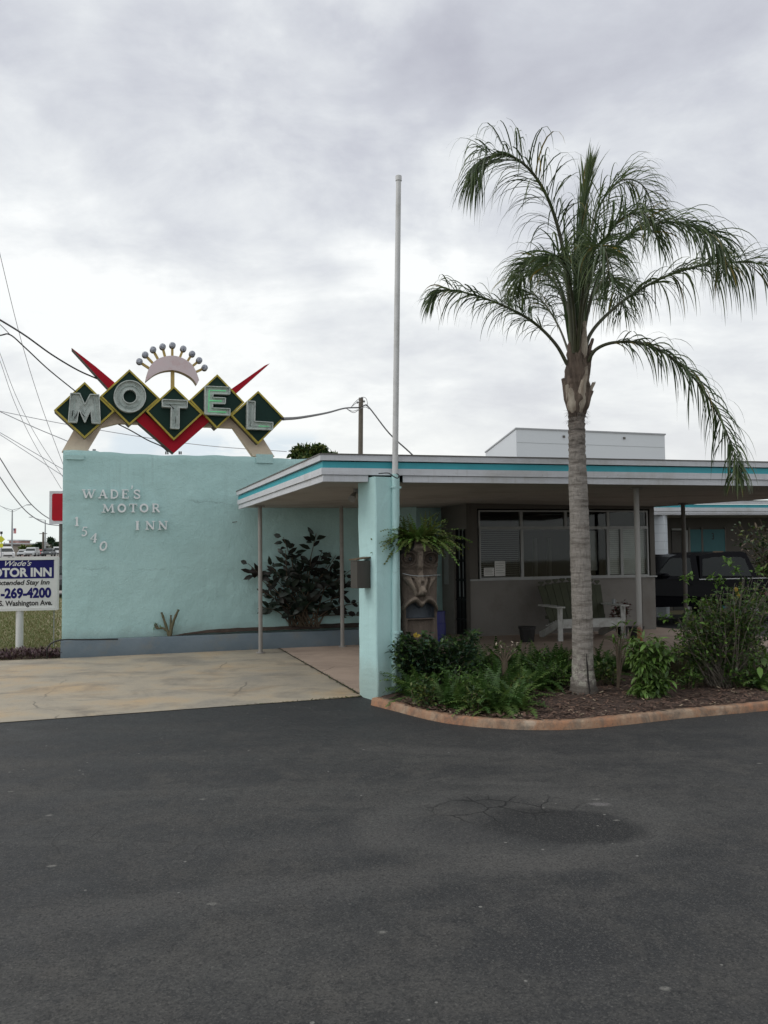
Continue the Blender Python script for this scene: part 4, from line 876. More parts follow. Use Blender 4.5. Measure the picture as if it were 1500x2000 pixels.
# ================================================================ TIKI
TD = 9.50; tb = D(817, 1300, TD); tk = thing('tiki_statue', 'tall carved wooden tiki face with fern hair beside the teal pillar', 'statue', V((tb.x, tb.y, .05)))
TC = lambda x, y: (740+x/5.56, 980+y/5.56)
TKF = PF((tb.x, tb.y), 14)
def tz(y): return TKF.uv(*TC(415, y))[1]
def ta(x, y=900): return TKF.uv(*TC(x, y))[0]
def inv(a, z):          # frame -> carving coordinates
    return 415+(a-ta(415))/(ta(515)-ta(415))*100, 440+(z-tz(440))/(tz(1240)-tz(440))*800
def ss(e0, e1, x): t = min(1, max(0, (x-e0)/(e1-e0))); return t*t*(3-2*t)
def thk(x, y):
    h = 0
    for cx_, cy_, rx, ry in ((292, 618, 76, 78), (532, 622, 98, 74)):
        d = sqrt(((x-cx_)/rx)**2+((y-cy_)/ry)**2); h -= .055*(1-ss(.85, 1.2, d)); h += .062*exp(-((d-.90)/.12)**2); h += .03*(1-ss(.0, .7, d)); h += .022*exp(-((d-.45)/.1)**2)
    h += .055*(1-ss(22, 38, abs(x-403)))*ss(530, 560, y)*(1-ss(840, 900, y))
    h += .05*exp(-((y-500)/45)**2)*(1-ss(60, 190, abs(x-430)))
    h -= .03*ss(690, 740, y)*(1-ss(760, 800, y))
    # nose lobes running down to a point
    for cx_, s in ((300, 1), (510, -1)):
        t = ss(800, 1000, y); lx = cx_+s*95*t; h += .075*(1-ss(35, 85-20*t, abs(x-lx)))*ss(790, 840, y)*(1-ss(985, 1025, y))
        q = (y-910)/95; nx = cx_+s*(20+60*(q*.5+.5)); h -= .07*(1-ss(8, 24, abs(x-nx)))*(1-ss(.8, 1.05, abs(q)))
    h += .04*(1-ss(20, 110, abs(x-405)))*ss(800, 850, y)*(1-ss(960, 1020, y))
    lip = 1075+60*exp(-((x-415)/38)**2)+90*(abs(x-415)/170)**3
    h += .05*exp(-((y-(lip-38))/30)**2)
    if y > lip and y < 1262: h -= .11*ss(0, 14, y-lip)*(1-ss(135, 160, abs(x-418)))*(1-ss(1250, 1262, y))
    lip2 = 1690-40*exp(-((x-300)/60)**2)+20*sin(x*.02); h += .05*exp(-((y-lip2+30)/30)**2)-.05*exp(-((y-lip2-12)/12)**2)
    h -= .05*ss(1262, 1280, y)*(1-ss(1400, 1500, y))*(1-ss(110, 150, abs(x-410)))
    return h
mb = MB(); na, nz = 110, 300; z0, z1 = .02, tz(430); vs = []
for j in range(nz+1):
    zz = z0+(z1-z0)*j/nz; _, y = inv(0, zz)
    hw = (ta(640)-ta(200))/2*(1-.13*ss(440, 1000, y)+.02*ss(1200, 1700, y)); ac = (ta(640)+ta(200))/2
    for i in range(na+1):
        th = -pi/2*1.15+pi*1.15*i/na; a = ac+hw*sin(th)/sin(pi/2*1.0) if abs(th) < pi/2 else ac+hw*(1 if th > 0 else -1)
        base = .17*cos(th)**.6 if cos(th) > 0 else -.02-.12*(abs(th)-pi/2)/(pi/2*.15)
        x, _ = inv(a, zz); f = thk(x, y)*ss(0, .35, cos(th)) if cos(th) > 0 else 0
        nn = .010*noise.noise(V((a*9, zz*3, 1)))+.004*noise.noise(V((a*40, zz*10, 3)))
        vs.append(TKF.pt(a, zz, base+f+nn))
mb.add(vs, [(j*(na+1)+i, j*(na+1)+i+1, (j+1)*(na+1)+i+1, (j+1)*(na+1)+i) for j in range(nz) for i in range(na)], 0, True)
mb.add(vs[-(na+1):], [list(range(na+1))])
body = mb.build('carved_body', 'tiki', tk)
me = body.data                                    # weathered paint: black brows, ridges coloured paler to exaggerate relief shading, slate mouth
for m_ in ('tikiblack', 'tikilight', 'tikiblue'): me.materials.append(M[m_])
for p in me.polygons:
    c = p.center+ORG[body]; a = (c-TKF.p).dot(TKF.e); x, y = inv(a, c.z)
    lip = 1075+60*exp(-((x-415)/38)**2)+90*(abs(x-415)/170)**3
    wx = noise.noise(V((x*.02, y*.02, 0)))
    if 440 < y < 575+20*wx and (x < 350-(y-450)*.35+14*wx or x > 540-(y-450)*.1+14*wx) and not (((x-292)/80)**2+((y-618)/82)**2 < 1 or ((x-532)/102)**2+((y-622)/78)**2 < 1): p.material_index = 1
    elif lip+6 < y < 1258 and abs(x-418) < 150: p.material_index = 3
    elif thk(x, y)+.02*wx > .026: p.material_index = 2
for cx_, cy_, nm in ((298, 620, 1), (518, 620, 1)):
    mb = MB(); z_ = tz(cy_); a_ = ta(cx_, cy_); mb.sphere(TKF.pt(a_, z_, .158), (.020, .02, .026), 0, 14, 9); mb.build('eye', 'tikiblack', tk)
mb = MB(); mb.tube(spline([TKF.px(*TC(210, 775), .19), TKF.px(*TC(300, 795), .235), TKF.px(*TC(405, 800), .27), TKF.px(*TC(520, 792), .24), TKF.px(*TC(625, 790), .17)], 14), .004, 5); mb.build('tie_wire', 'galv', tk)
def fernfrond(mb, p, az, tilt, L, mis, wid=.075, g=1.5, seg=16, curl=0.):
    d = V((cos(az)*sin(tilt), sin(az)*sin(tilt), cos(tilt))); p = V(p); side = V((-sin(az), cos(az), 0)); prev = p; path = [p.copy()]
    mi = R.choice(mis)
    for i in range(seg):
        t = (i+.5)/seg; p = p+d*(L/seg); d = (d+V((0, 0, -g/seg))+side*curl/seg).normalized(); path.append(p.copy())
        if t < .1: continue
        wd = wid*(min(1, .35+2.4*t))*(1-t**2.2*.85); nn = side.cross(d).normalized()
        for s in (-1, 1):
            q = p; tip = p+side*s*wd+d*wd*.35-V((0, 0, wd*.15))+nn*R.uniform(-.01, .01); h = L/seg*.40
            mb.add([q-d*h, q+d*h, tip+d*h*.55, tip-d*h*.25], [(0, 1, 2, 3)], mi, False)
    for i in range(len(path)-1):
        a, b = path[i], path[i+1]; s_ = side*.0025; mb.add([a-s_, a+s_, b+s_, b-s_], [(0, 1, 2, 3)], mi)
hf = thing('hanging_fern', 'bushy olive green fern growing like hair from the head of the tiki', 'fern', TKF.pt((ta(640)+ta(200))/2, tz(430)))
mb = MB(); cpt = TKF.pt((ta(640)+ta(200))/2, tz(430)-.02, .02)
for i in range(300):
    az = R.uniform(0, 2*pi)
    if cos(az) < -.3 and sin(az) > -.5: az = R.uniform(-2.75, -2.1)
    p = cpt+V((cos(az)*R.uniform(0, .17), sin(az)*R.uniform(0, .12), R.uniform(-.01, .03)))
    tl = R.choice((R.uniform(.1, .7), R.uniform(.6, 1.35), R.uniform(.9, 1.5))); L = R.uniform(.32, .54)*(1 if tl > .7 else .72)
    if abs(cos(az)) < .5: L *= .68
    fernfrond(mb, p, az, tl, L, (0, 0, 1, 2), .034, R.uniform(.7, 1.7), 15, R.uniform(-.6, .6))
mb.build('fronds', ['fern3', 'fern1', 'leaf3'], hf)
mb = MB(); mb.tube([cpt-V((0, 0, .03)), cpt+V((0, 0, .03))], [.19, .12], 14); mb.build('root_ball', 'mulch', hf)
# ================================================================ PALM
pb = G(1140, 1368); PD = pb.y
palm = thing('palm_tree', 'tall queen palm with a ringed grey trunk and arching drooping fronds', 'palm tree', pb)
tp = [(1140, 1372, 60), (1140, 1355, 55), (1140, 1335, 46), (1138.5, 1290, 40), (1137, 1200, 39), (1134, 1100, 38), (1131, 1000, 36), (1129, 940, 35), (1127, 880, 32), (1126, 830, 31), (1126, 800, 30)]
cp = spline([V((D(x, y, PD).x, PD, D(x, y, PD).z)) for x, y, w_ in tp], 240); rr_ = spline([V((w_*.5*PD/F, 0, 0)) for x, y, w_ in tp], 240)
mb = MB(); vs = []; n_ = 40
for i, p in enumerate(cp):
    r = rr_[i].x
    for k in range(n_):
        a = 2*pi*k/n_; q = V((cos(a), sin(a), p.z*1.0)); ph = p.z*16+1.2*noise.noise(V((cos(a), sin(a), p.z*1.5)))+1.5*noise.noise(V((0, 0, p.z*3)))
        amp = .0035+.006*ss(2.2, 3.0, p.z); ringv = (ph % 1); rv = amp*(ringv**2)
        rad = r+rv+.006*noise.noise(V((cos(a)*2, sin(a)*2, p.z*4)))+.006*noise.noise(V((cos(a)*5, sin(a)*5, p.z*22)))*(1+ss(2.3, 3, p.z))
        if p.z < .25: rad += .02*noise.noise(V((cos(a)*3, sin(a)*3, p.z*2)))
        vs.append(p+V((cos(a)*rad, sin(a)*rad, 0)))
mb.add(vs, [(i*n_+k, i*n_+(k+1) % n_, (i+1)*n_+(k+1) % n_, (i+1)*n_+k) for i in range(len(cp)-1) for k in range(n_)], 0, True)
mb.build('trunk', 'bark', palm)
mb = MB()                                          # long dark split low on the trunk
for pts, wd in (([(1145, 1276), (1147, 1300), (1149, 1330), (1152, 1350), (1151, 1363)], .015),):
    q = []
    for (x, y) in pts:
        c = D(x, y, PD); rad = [w_ for (xx, yy, w_) in tp if yy >= y][-1]*.5*PD/F; q.append(D(x, y, PD-rad-.012))
    L_ = [p-V((wd*(.3 if i in (0, len(q)-1) else 1)*.6, 0, 0)) for i, p in enumerate(q)]; R__ = [p+V((wd*(.3 if i in (0, len(q)-1) else 1)*.6, 0, 0)) for i, p in enumerate(q)]
    mb.add(L_+R__, [(i, i+1, len(q)+i+1, len(q)+i) for i in range(len(q)-1)])
mb.build('bark_split', 'crackdark', palm)
# frond bases
mb = MB(); ax = spline([D(1126, 815, PD), D(1127, 790, PD), D(1128, 750, PD), D(1127, 700, PD), D(1124, 640, PD)], 60); rads = spline([V((w_*.5*PD/F, 0, 0)) for w_ in (33, 50, 52, 44, 22)], 60); vs = []
for i, p in enumerate(ax):
    for k in range(28):
        a = 2*pi*k/28; q = V((cos(a)*2, sin(a)*2, p.z*5)); rad = rads[i].x*.88+.03*noise.noise(q)+.02*noise.noise(q*3); vs.append(p+V((cos(a)*rad, sin(a)*rad, 0)))
mb.add(vs, [(i*28+k, i*28+(k+1) % 28, (i+1)*28+(k+1) % 28, (i+1)*28+k) for i in range(60) for k in range(28)], 0, True)
mb.build('crown_shaft', 'boot', palm)
def scale_boot(az, x0, y0, h, w_, out, m_, tipw=.25):
    c = D(x0, y0, PD); u = V((cos(az), sin(az), 0)); s_ = V((-sin(az), cos(az), 0)); mb = MB(); vs = []; n1 = 10
    for i in range(n1+1):
        t = i/n1; rad = .075+.06*sin(min(1, t*2.2)*pi/2)+out*t**2.2; ww = w_*(.7+.5*sin(min(1, t*1.6)*pi*.7))*(1-(1-tipw)*t**2.5)
        for k in range(7):
            f = (k-3)/3; jag = .03*noise.noise(V((f*4, az*5, 0))) if i == n1 else 0
            vs.append(c+u*(rad-.05*abs(f)**2*(1-t*.5)+.006*noise.noise(V((f*3, t*6, az))))+s_*(f*ww)+V((0, 0, h*t+jag)))
    mb.add(vs, [(i*7+k, i*7+k+1, (i+1)*7+k+1, (i+1)*7+k) for i in range(n1) for k in range(6)], 0, True)
    mb.add([v-u*.012 for v in vs], [(i*7+k, i*7+k+1, (i+1)*7+k+1, (i+1)*7+k) for i in range(n1) for k in range(6)], 0, True)
    mb.build('frond_base', m_, palm)
scale_boot(radians(0), 1128, 806, .34, .045, .075, 'bootpale', .12)
scale_boot(radians(-75), 1127, 812, .36, .065, .05, 'bootpale', .25); scale_boot(radians(-125), 1126, 815, .30, .06, .045, 'bootpale', .3); scale_boot(radians(-30), 1127, 812, .26, .05, .06, 'boot', .2)
scale_boot(radians(185), 1126, 806, .38, .06, .03, 'boot', .3)
scale_boot(radians(-110), 1124, 806, .30, .07, .02, 'boot', .5); scale_boot(radians(-150), 1126, 800, .26, .045, .02, 'bootpale', .4)
scale_boot(radians(-50), 1127, 795, .42, .06, .02, 'bootpale', .35); scale_boot(radians(-85), 1127, 770, .5, .05, .0, 'boot', .3)
scale_boot(radians(-130), 1126, 760, .5, .055, .01, 'boot', .3); scale_boot(radians(-20), 1128, 760, .42, .05, .05, 'boot', .35); scale_boot(radians(100), 1128, 790, .5, .07, .03, 'boot', .4)
scale_boot(radians(10), 1130, 730, .4, .028, .06, 'boot', .1); scale_boot(radians(-60), 1130, 720, .5, .04, .0, 'bootpale', .3); scale_boot(radians(-100), 1124, 720, .5, .04, .0, 'boot', .3)
mb = MB()
for i in range(260):
    a = R.uniform(0, 2*pi); c = D(1127, R.choice((R.uniform(800, 828), R.uniform(690, 825))), PD); rr = .10 if c.z > 3.2 else .09; d = V((cos(a), sin(a), R.uniform(-.9, .9)))
    mb.blade(c+V((cos(a)*rr, sin(a)*rr, 0)), d, V((0, 0, 1)), R.uniform(.03, .09), .006, 0, 1.2, 3)
tag(mb.build('fibre', 'boot', palm), kind='stuff')
def frond(pts, lean, t0=.22, L=.55, nl=62, g=1.9, up=.25, mis=(0, 0, 0, 1), r0=.017, wid=.021, sgn=(1, -1), fwd=.55, sidew=.75):
    P = spline([D(x, y, PD+dd) for x, y, dd in pts], 60); mb = MB(); nl = int(nl*1.35); L *= 1.22; wid *= .8; g *= .58; up *= .6; fwd *= .7; tw = lean
    mb.tube(P, [r0*(1-.82*i/60)+.0015 for i in range(61)], 7, 3)
    for k in range(nl):
        t = t0+(1-t0)*(k+R.random()*.8)/nl; i = min(59, int(t*60)); f = t*60-i; p = P[i].lerp(P[i+1], f); T = (P[i+1]-P[i]).normalized()
        S_ = T.cross(V((0, 0, 1)));
        if S_.length < .25: S_ = V((0, 1, 0))
        S_.normalize()
        if S_.y < 0: S_ = -S_
        S_ = (Matrix.Rotation(radians(tw+R.gauss(0, 28)), 3, T) @ S_).normalized()
        ln = L*(.55+.45*sin(min(1, (t-t0)/(1-t0)*1.6+.2)*pi*.5))*(1-.5*max(0, (t-.75)/.25))*R.uniform(.75, 1.12)
        for s in sgn:
            d = S_*s*sidew*R.uniform(.5, 1.2)+T*(fwd+.3*t)*R.uniform(.7, 1.3)+V((0, 0, up*R.uniform(-.3, 1.5)))+V((R.uniform(-.22, .22), 0, 0))
            mi = R.choice(mis)
            if R.random() < .035: mi = 2
            mb.blade(p, d, V((0, 0, 1)) if R.random() < .5 else T, ln*(1 if R.random() < .93 else .6), wid*R.uniform(.7, 1.2), mi, g*R.uniform(.7, 1.5)*1.7*ln/.5, 8, 1., 1)
    return mb.build('frond', ['palm1', 'palm2', 'palm3', 'rachis'], palm)
# low left, low right, mid right, right, upper left and the upright newest ones
frond([(1108, 712, -.05), (1085, 672, -.1), (1045, 632, -.15), (990, 600, -.2), (925, 576, -.2), (868, 566, -.2), (843, 584, -.2)], 0, .28, .44, 64, 2.6, .12, (0, 0, 1), .02)
frond([(1148, 706, -.08), (1165, 682, -.15), (1200, 669, -.2), (1255, 671, -.3), (1310, 697, -.35), (1365, 750, -.4), (1410, 825, -.4), (1437, 893, -.4), (1440, 930, -.4)], 0, .24, .46, 84, 2.3, .12, (0, 0, 1), .02)
frond([(1140, 700, .05), (1152, 655, .1), (1185, 615, .2), (1235, 575, .3), (1300, 540, .35), (1370, 519, .4), (1440, 512, .4), (1500, 520, .4), (1560, 560, .4)], -20, .34, .62, 84, 2.5, .15, (0, 0, 1, 1), .022)
frond([(1134, 690, .1), (1150, 600, .15), (1180, 515, .1), (1225, 462, .0), (1285, 436, -.1), (1345, 440, -.2), (1395, 470, -.3), (1418, 520, -.3)], 20, .24, .66, 92, 2.1, .35, (0, 0, 0, 1), .022)
frond([(1120, 690, -.1), (1112, 590, -.15), (1098, 480, -.2), (1072, 392, -.3), (1035, 332, -.4), (990, 302, -.5), (950, 310, -.55), (925, 345, -.6)], 25, .22, .66, 92, 2.0, .35, (0, 0, 0, 1), .025)
frond([(1130, 690, .1), (1140, 580, .3), (1150, 470, .5), (1175, 395, .7), (1215, 352, .9), (1255, 362, 1.1), (1280, 410, 1.2)], -30, .3, .55, 70, 2.2, .25, (1, 1, 0), .018, .017)
frond([(1124, 690, 0), (1126, 580, .05), (1132, 470, .1), (1142, 390, .1), (1150, 345, .1)], 0, .25, .50, 64, .5, .5, (0, 1, 1), .022, .02, (1, -1), 1.6, .35)
frond([(1115, 700, .15), (1092, 640, .4), (1062, 592, .7), (1030, 570, 1.0), (1005, 575, 1.2)], 0, .25, .40, 50, 2.2, .15, (1, 1, 0), .013, .016)
frond([(1128, 690, .2), (1150, 600, .6), (1180, 545, 1.0), (1205, 560, 1.4), (1220, 610, 1.6)], 0, .25, .55, 60, 2.2, .2, (0, 1), .018)
frond([(1125, 690, .2), (1105, 590, .6), (1075, 520, 1.0), (1040, 510, 1.3), (1010, 540, 1.6)], 0, .25, .52, 60, 2.2, .2, (0, 1), .018)
frond([(1128, 690, -.1), (1136, 590, -.35), (1150, 510, -.6), (1168, 480, -.9), (1185, 500, -1.2), (1192, 560, -1.4)], 0, .25, .55, 64, 2.1, .2, (0, 0, 1), .02)
frond([(1124, 690, -.1), (1120, 600, -.3), (1108, 530, -.55), (1090, 500, -.8), (1070, 520, -1.05)], 0, .25, .50, 60, 2.1, .2, (0, 0, 1), .02)
frond([(1126, 690, 0), (1140, 600, -.2), (1162, 520, -.4), (1190, 455, -.55), (1225, 420, -.7), (1262, 425, -.8), (1285, 470, -.9)], 20, .25, .55, 60, 2.0, .3, (0, 0, 1), .018)
frond([(1122, 690, 0), (1106, 610, .3), (1080, 545, .5), (1045, 525, .7), (1012, 545, .8), (995, 590, .9)], 0, .28, .42, 56, 2.0, .2, (0, 1, 1), .015)
# folded spear leaves standing out of the heart
mb = MB()
for i in range(26):
    x = 1124+R.uniform(-8, 14); p = D(x, R.uniform(660, 700), PD+R.uniform(-.08, .08)); mb.blade(p, V((R.uniform(-.10, .16), R.uniform(-.12, .12), 1)), V((0, 1, 0)), R.uniform(.8, 1.9), .04, R.choice((0, 0, 1)), .12, 8)
for i in range(4):
    p = D(1116+7*i, 705, PD-.05); q = D(1112+9*i, 560, PD-.08); mb.tube([p, p.lerp(q, .5), q], [.028, .022, .012], 8, 1)
mb.build('spear_leaf', ['palm1', 'palm2'], palm)
# ================================================================ PLANTS
def plant(name, label, cat, base, group=None): return thing(name, label, cat, base, group)
def bush(root, base, stems, leafn, L, W, mats, smat, top, r0=.008, spread=.07, start=.45, droop=.3, up=.5, cluster=1., splay=1.0):
    """stems: number; top(): a random tip position relative to the base"""
    ms, ml = MB(), MB(); nm = len(mats)
    for s in range(stems):
        b = base+V((R.uniform(-1, 1), R.uniform(-1, 1), 0))*spread; tip = base+top(); m1 = b.lerp(tip, .5)+V((R.uniform(-.06, .06), R.uniform(-.06, .06), R.uniform(0, .1)))
        P = spline([b, m1, tip], 12); ms.tube(P, [r0*(1-.7*i/12) for i in range(13)], 5)
        for k in range(leafn):
            t = start+(1-start)*(R.random()**(1/cluster)); i = min(11, int(t*12)); p = P[i].lerp(P[i+1], t*12-i)
            d = V((R.gauss(0, 1), R.gauss(0, 1), R.gauss(up, .6))).normalized(); p2 = p+d*R.uniform(0, .05)*splay
            ml.leaf(p2, d, V((R.uniform(-.4, .4), R.uniform(-.4, .4), 1)), L*R.uniform(.6, 1.2), W*R.uniform(.7, 1.15), R.randrange(nm), droop)
    ms.build('stems', smat, root); ml.build('foliage', mats, root)
def ell(w_, d_, h0, h1, x0=0, y0=0):
    def f():
        a, r = R.uniform(0, 2*pi), sqrt(R.random()); return V((x0+w_*r*cos(a), y0+d_*r*sin(a), h0+(h1-h0)*R.random()*(1-.35*r*r)))
    return f
# dark shrub in front of the tiki
q = G(850, 1364); r_ = plant('round_leaf_shrub', 'dark green small-leaved shrub in front of the tiki statue', 'shrub', q)
def fa():
    x = R.uniform(765, 940); c = D(x, R.uniform(1236 if x < 850 else 1232, 1312), q.y-.1+R.uniform(-.22, .15)); return c-q
bush(r_, q, 110, 36, .058, .046, ['leaf5', 'leaf2', 'leaf5', 'leaf2', 'leaf1'], 'stemgrey', fa, .006, .1, .62)
mb = MB()
for i in range(5): mb.leaf(D(812+R.uniform(-3, 3), 1246+R.uniform(-8, 8), 9.15), V((R.uniform(-1, 1), -.3, R.uniform(-1, 1))), V((0, -1, .3)), .05, .035, 0)
mb.build('yellow_leaf', 'leaf4', r_)
# sword fern clumps
def clump(base, n_, Ls, wid, mis=(0, 0, 1, 1)):
    mb = MB()
    for i in range(n_):
        az = R.uniform(0, 2*pi); fernfrond(mb, base+V((R.uniform(-.06, .06), R.uniform(-.05, .05), 0)), az, R.uniform(.15, 1.25), R.uniform(*Ls), mis, wid, R.uniform(1.0, 2.0), 18, R.uniform(-.5, .5))
    return mb
fl = [(805, 1366, .3), (815, 1352, .5), (825, 1360, .42), (838, 1374, .36), (850, 1355, .5), (872, 1384, .3), (895, 1368, .48), (905, 1388, .3), (930, 1375, .5), (950, 1392, .42), (975, 1375, .45), (1000, 1385, .36), (1020, 1365, .42), (1045, 1350, .42), (960, 1340, .5), (1000, 1335, .5), (1050, 1325, .5), (1085, 1330, .42), (920, 1335, .5), (880, 1330, .5), (1090, 1310, .4), (1020, 1318, .45), (870, 1340, .6), (905, 1322, .6), (940, 1318, .6), (975, 1318, .6), (990, 1350, .5), (1040, 1310, .6), (1070, 1318, .5), (1100, 1330, .4), (1060, 1345, .4), (1000, 1310, .6), (1085, 1345, .3), (960, 1360, .5), (935, 1350, .5), (830, 1365, .6), (1010, 1392, .3), (970, 1395, .3)]
protos = []
for k in range(4):
    o = thing('fern_clump', 'sword fern clump in the green mass between the pillar and the palm trunk', 'fern', G(fl[k][0], fl[k][1], .05), 'sword ferns along the garden edge')
    base = ORG[o]; mb = clump(base, 34, (.30, .50), .052); mb.build('fronds', ['fern1', 'fern2'], o); protos.append(o)
for k, (x, y, L) in enumerate(fl[4:]):
    dup(protos[k % 4], G(x, y, .05), R.uniform(0, 6), .85+L*.45)
lab = 'sword fern clump behind the leafy green plant right of the palm'
for (x, y) in ((1180, 1330), (1172, 1312), (1215, 1318), (1240, 1312), (1290, 1318), (1330, 1320), (1360, 1330), (1380, 1312), (1460, 1330), (1490, 1350), (1500, 1320)): dup(protos[R.randrange(4)], G(x, y, .05), R.uniform(0, 6), .95, 'low sword fern clump to the right of the palm trunk')
for k, (x, y, w2, h2) in enumerate(((830, 1388, .16, .26), (905, 1378, .2, .30), (960, 1350, .2, .36), (1015, 1375, .16, .24), (1060, 1335, .22, .34), (1095, 1350, .14, .2), (1185, 1345, .16, .26), (1345, 1352, .16, .2), (1450, 1352, .2, .26), (930, 1400, .14, .16), (1310, 1330, .2, .34))):
    q = G(x, y, .04); r_ = plant('low_weed', 'small-leaved weedy shrublet tangled among the ferns of the planting bed', 'plant', q, 'weeds among the ferns')
    bush(r_, q, 20, 16, .055, .022 if k % 2 else .034, ['leaf1', 'leaf3' if k % 3 else 'fern3', 'leaf2'], 'stem', ell(w2, w2*.8, .06, h2+.1), .004, .06, .3, .3, .6)
# broad leafed philodendrons
def bigleaf(root, base, n_, spread, hr, L, W, m_='fern1'):
    ms, ml = MB(), MB()
    for i in range(n_):
        a = R.uniform(0, 2*pi); r = spread*sqrt(R.random()); tip = base+V((r*cos(a), r*sin(a), R.uniform(*hr))); P = spline([base, base.lerp(tip, .6)+V((0, 0, .06)), tip], 8); ms.tube(P, .005, 5)
        ml.leaf(tip, V((cos(a)*.8, sin(a)*.8, R.uniform(-.6, .3))), V((-cos(a)*.3, -sin(a)*.3, 1)), L*R.uniform(.7, 1.1), W*R.uniform(.8, 1.1), R.randrange(2), .35, .12)
    ms.build('stems', 'stemgreen', root); ml.build('foliage', [m_, 'leaf3'], root)
q = G(1325, 1335, .04); r_ = plant('philodendron', 'plant with large pale green leaves between the leafy bush and the big shrub', 'plant', q); bigleaf(r_, q, 34, .24, (.12, .50), .17, .11)
q = G(1480, 1345, .04); r_ = plant('philodendron', 'bright green broad leaf plant at the right edge under the big shrub', 'plant', q)
bigleaf(r_, q, 40, .36, (.1, .48), .17, .08)
q = G(1375, 1345, .04); r_ = plant('seedling', 'small seedling with one large drooping leaf on the mulch', 'plant', q); bigleaf(r_, q, 6, .15, (.08, .2), .15, .09)
# compact leafy plant
q = G(1268, 1368, .04); r_ = plant('leafy_bush', 'compact bush with layered bright green leaves just right of the palm', 'bush', q)
def fb():
    h_ = R.random(); return V((R.uniform(-.23, .23)*(1-.25*h_), R.uniform(-.2, .18), .08+.60*h_))
bush(r_, q, 70, 22, .088, .04, ['fern1', 'leaf1', 'fern1', 'leaf3'], 'stemgreen', fb, .005, .05, .7, .5, -.1, 1.5)
# big hibiscus-like shrub at right
q = G(1415, 1345, .04); r_ = plant('large_shrub', 'large twiggy shrub in front of the black pickup truck', 'shrub', q)
def fc():
    x = R.uniform(1310, 1520); top = 1138+(max(0, 1400-x)*.9 if x < 1400 else 0)-(14 if x > 1440 else 0); c = D(x, R.uniform(top, 1270)**1. if R.random() < .7 else R.uniform(top, top+60), q.y+R.uniform(-.35, .55)); return c-q
bush(r_, q, 210, 22, .062, .036, ['leaf1', 'leaf2', 'leaf1', 'fern3', 'leaf3'], 'stemgrey', fc, .006, .18, .5, .25, .35, .7)
for (x, y) in ((1436, 1146), (1440, 1156)):
    mb = MB(); mb.leaf(D(x, y, 9.3), V((.2, -.3, -1)), V((0, -1, .2)), .07, .05, 0); mb.build('yellow_leaf', 'leaf4', r_)
mb = MB(); c = D(1495, 1155, 9.7)
for i in range(12): mb.leaf(c+V((R.uniform(-.03, .03),)*3), V((R.gauss(0, 1), R.gauss(0, 1), R.gauss(0, 1))), V((0, 0, 1)), .06, .05, 0)
mb.build('flower', 'redleaf', r_)
# clusters of bright new growth on the same shrub
mb = MB()
for (x, y) in ((1342, 1130), (1390, 1128), (1422, 1098), (1436, 1112), (1345, 1172), (1370, 1178), (1300, 1205), (1340, 1215), (1480, 1115), (1490, 1185), (1405, 1135)):
    c = D(x, y, 9.6)
    for i in range(16): mb.leaf(c+V((R.uniform(-.05, .05), R.uniform(-.05, .05), R.uniform(-.04, .04))), V((R.gauss(0, 1), R.gauss(0, 1), R.gauss(.3, .7))), V((0, 0, 1)), .07, .04, 0)
mb.build('new_leaves', 'leaf3', r_)
# cut stump and thin stalks
q = G(985, 1362, .04); r_ = plant('pruned_stump', 'short pruned stump with dry shoots standing in the ferns left of the palm', 'stump', q)
mb = MB(); c1 = D(985, 1290, q.y); mb.tube([q, q.lerp(c1, .5)+V((.01, 0, 0)), c1], [.035, .03, .036], 9)
for (x, y) in ((975, 1262), (988, 1258), (1000, 1262), (965, 1275), (1012, 1270)): mb.tube([c1-V((0, 0, .04)), D((x+985)/2, (y+1288)/2, q.y-.02), D(x, y, q.y-.02)], [.015, .011, .006], 6)
mb.build('trunk', 'stem', r_)
mb = MB()
for i in range(40): mb.leaf(D(R.uniform(968, 1012), R.uniform(1256, 1282), q.y-.03), V((R.gauss(0, 1), R.gauss(0, 1), .8)), V((0, 0, 1)), .05, .018, R.randrange(2))
mb.build('foliage', ['leaf3', 'bootpale'], r_)
q = G(1207, 1350, .04); r_ = plant('thin_plant', 'thin reddish stemmed plant with few leaves just right of the palm trunk', 'plant', q)
mb = MB(); ml = MB()
for (x, y) in ((1205, 1222), (1222, 1210), (1238, 1218), (1198, 1245), (1214, 1236)):
    e = D(x, y, q.y+R.uniform(-.1, .1)); P = spline([q, D(1208+(x-1208)*.2, 1300, q.y), D(1208+(x-1208)*.6, 1255, q.y), e], 12); mb.tube(P, [.014*(1-.06*i) for i in range(13)], 6)
    for k in range(7): ml.leaf(e-V((0, 0, R.uniform(0, .08))), V((R.gauss(0, 1), R.gauss(0, 1), R.gauss(.3, .5))), V((0, 0, 1)), .10, .03, R.randrange(2), .3)
mb.build('stems', 'stem', r_); ml.build('foliage', ['leaf1', 'leaf3'], r_)
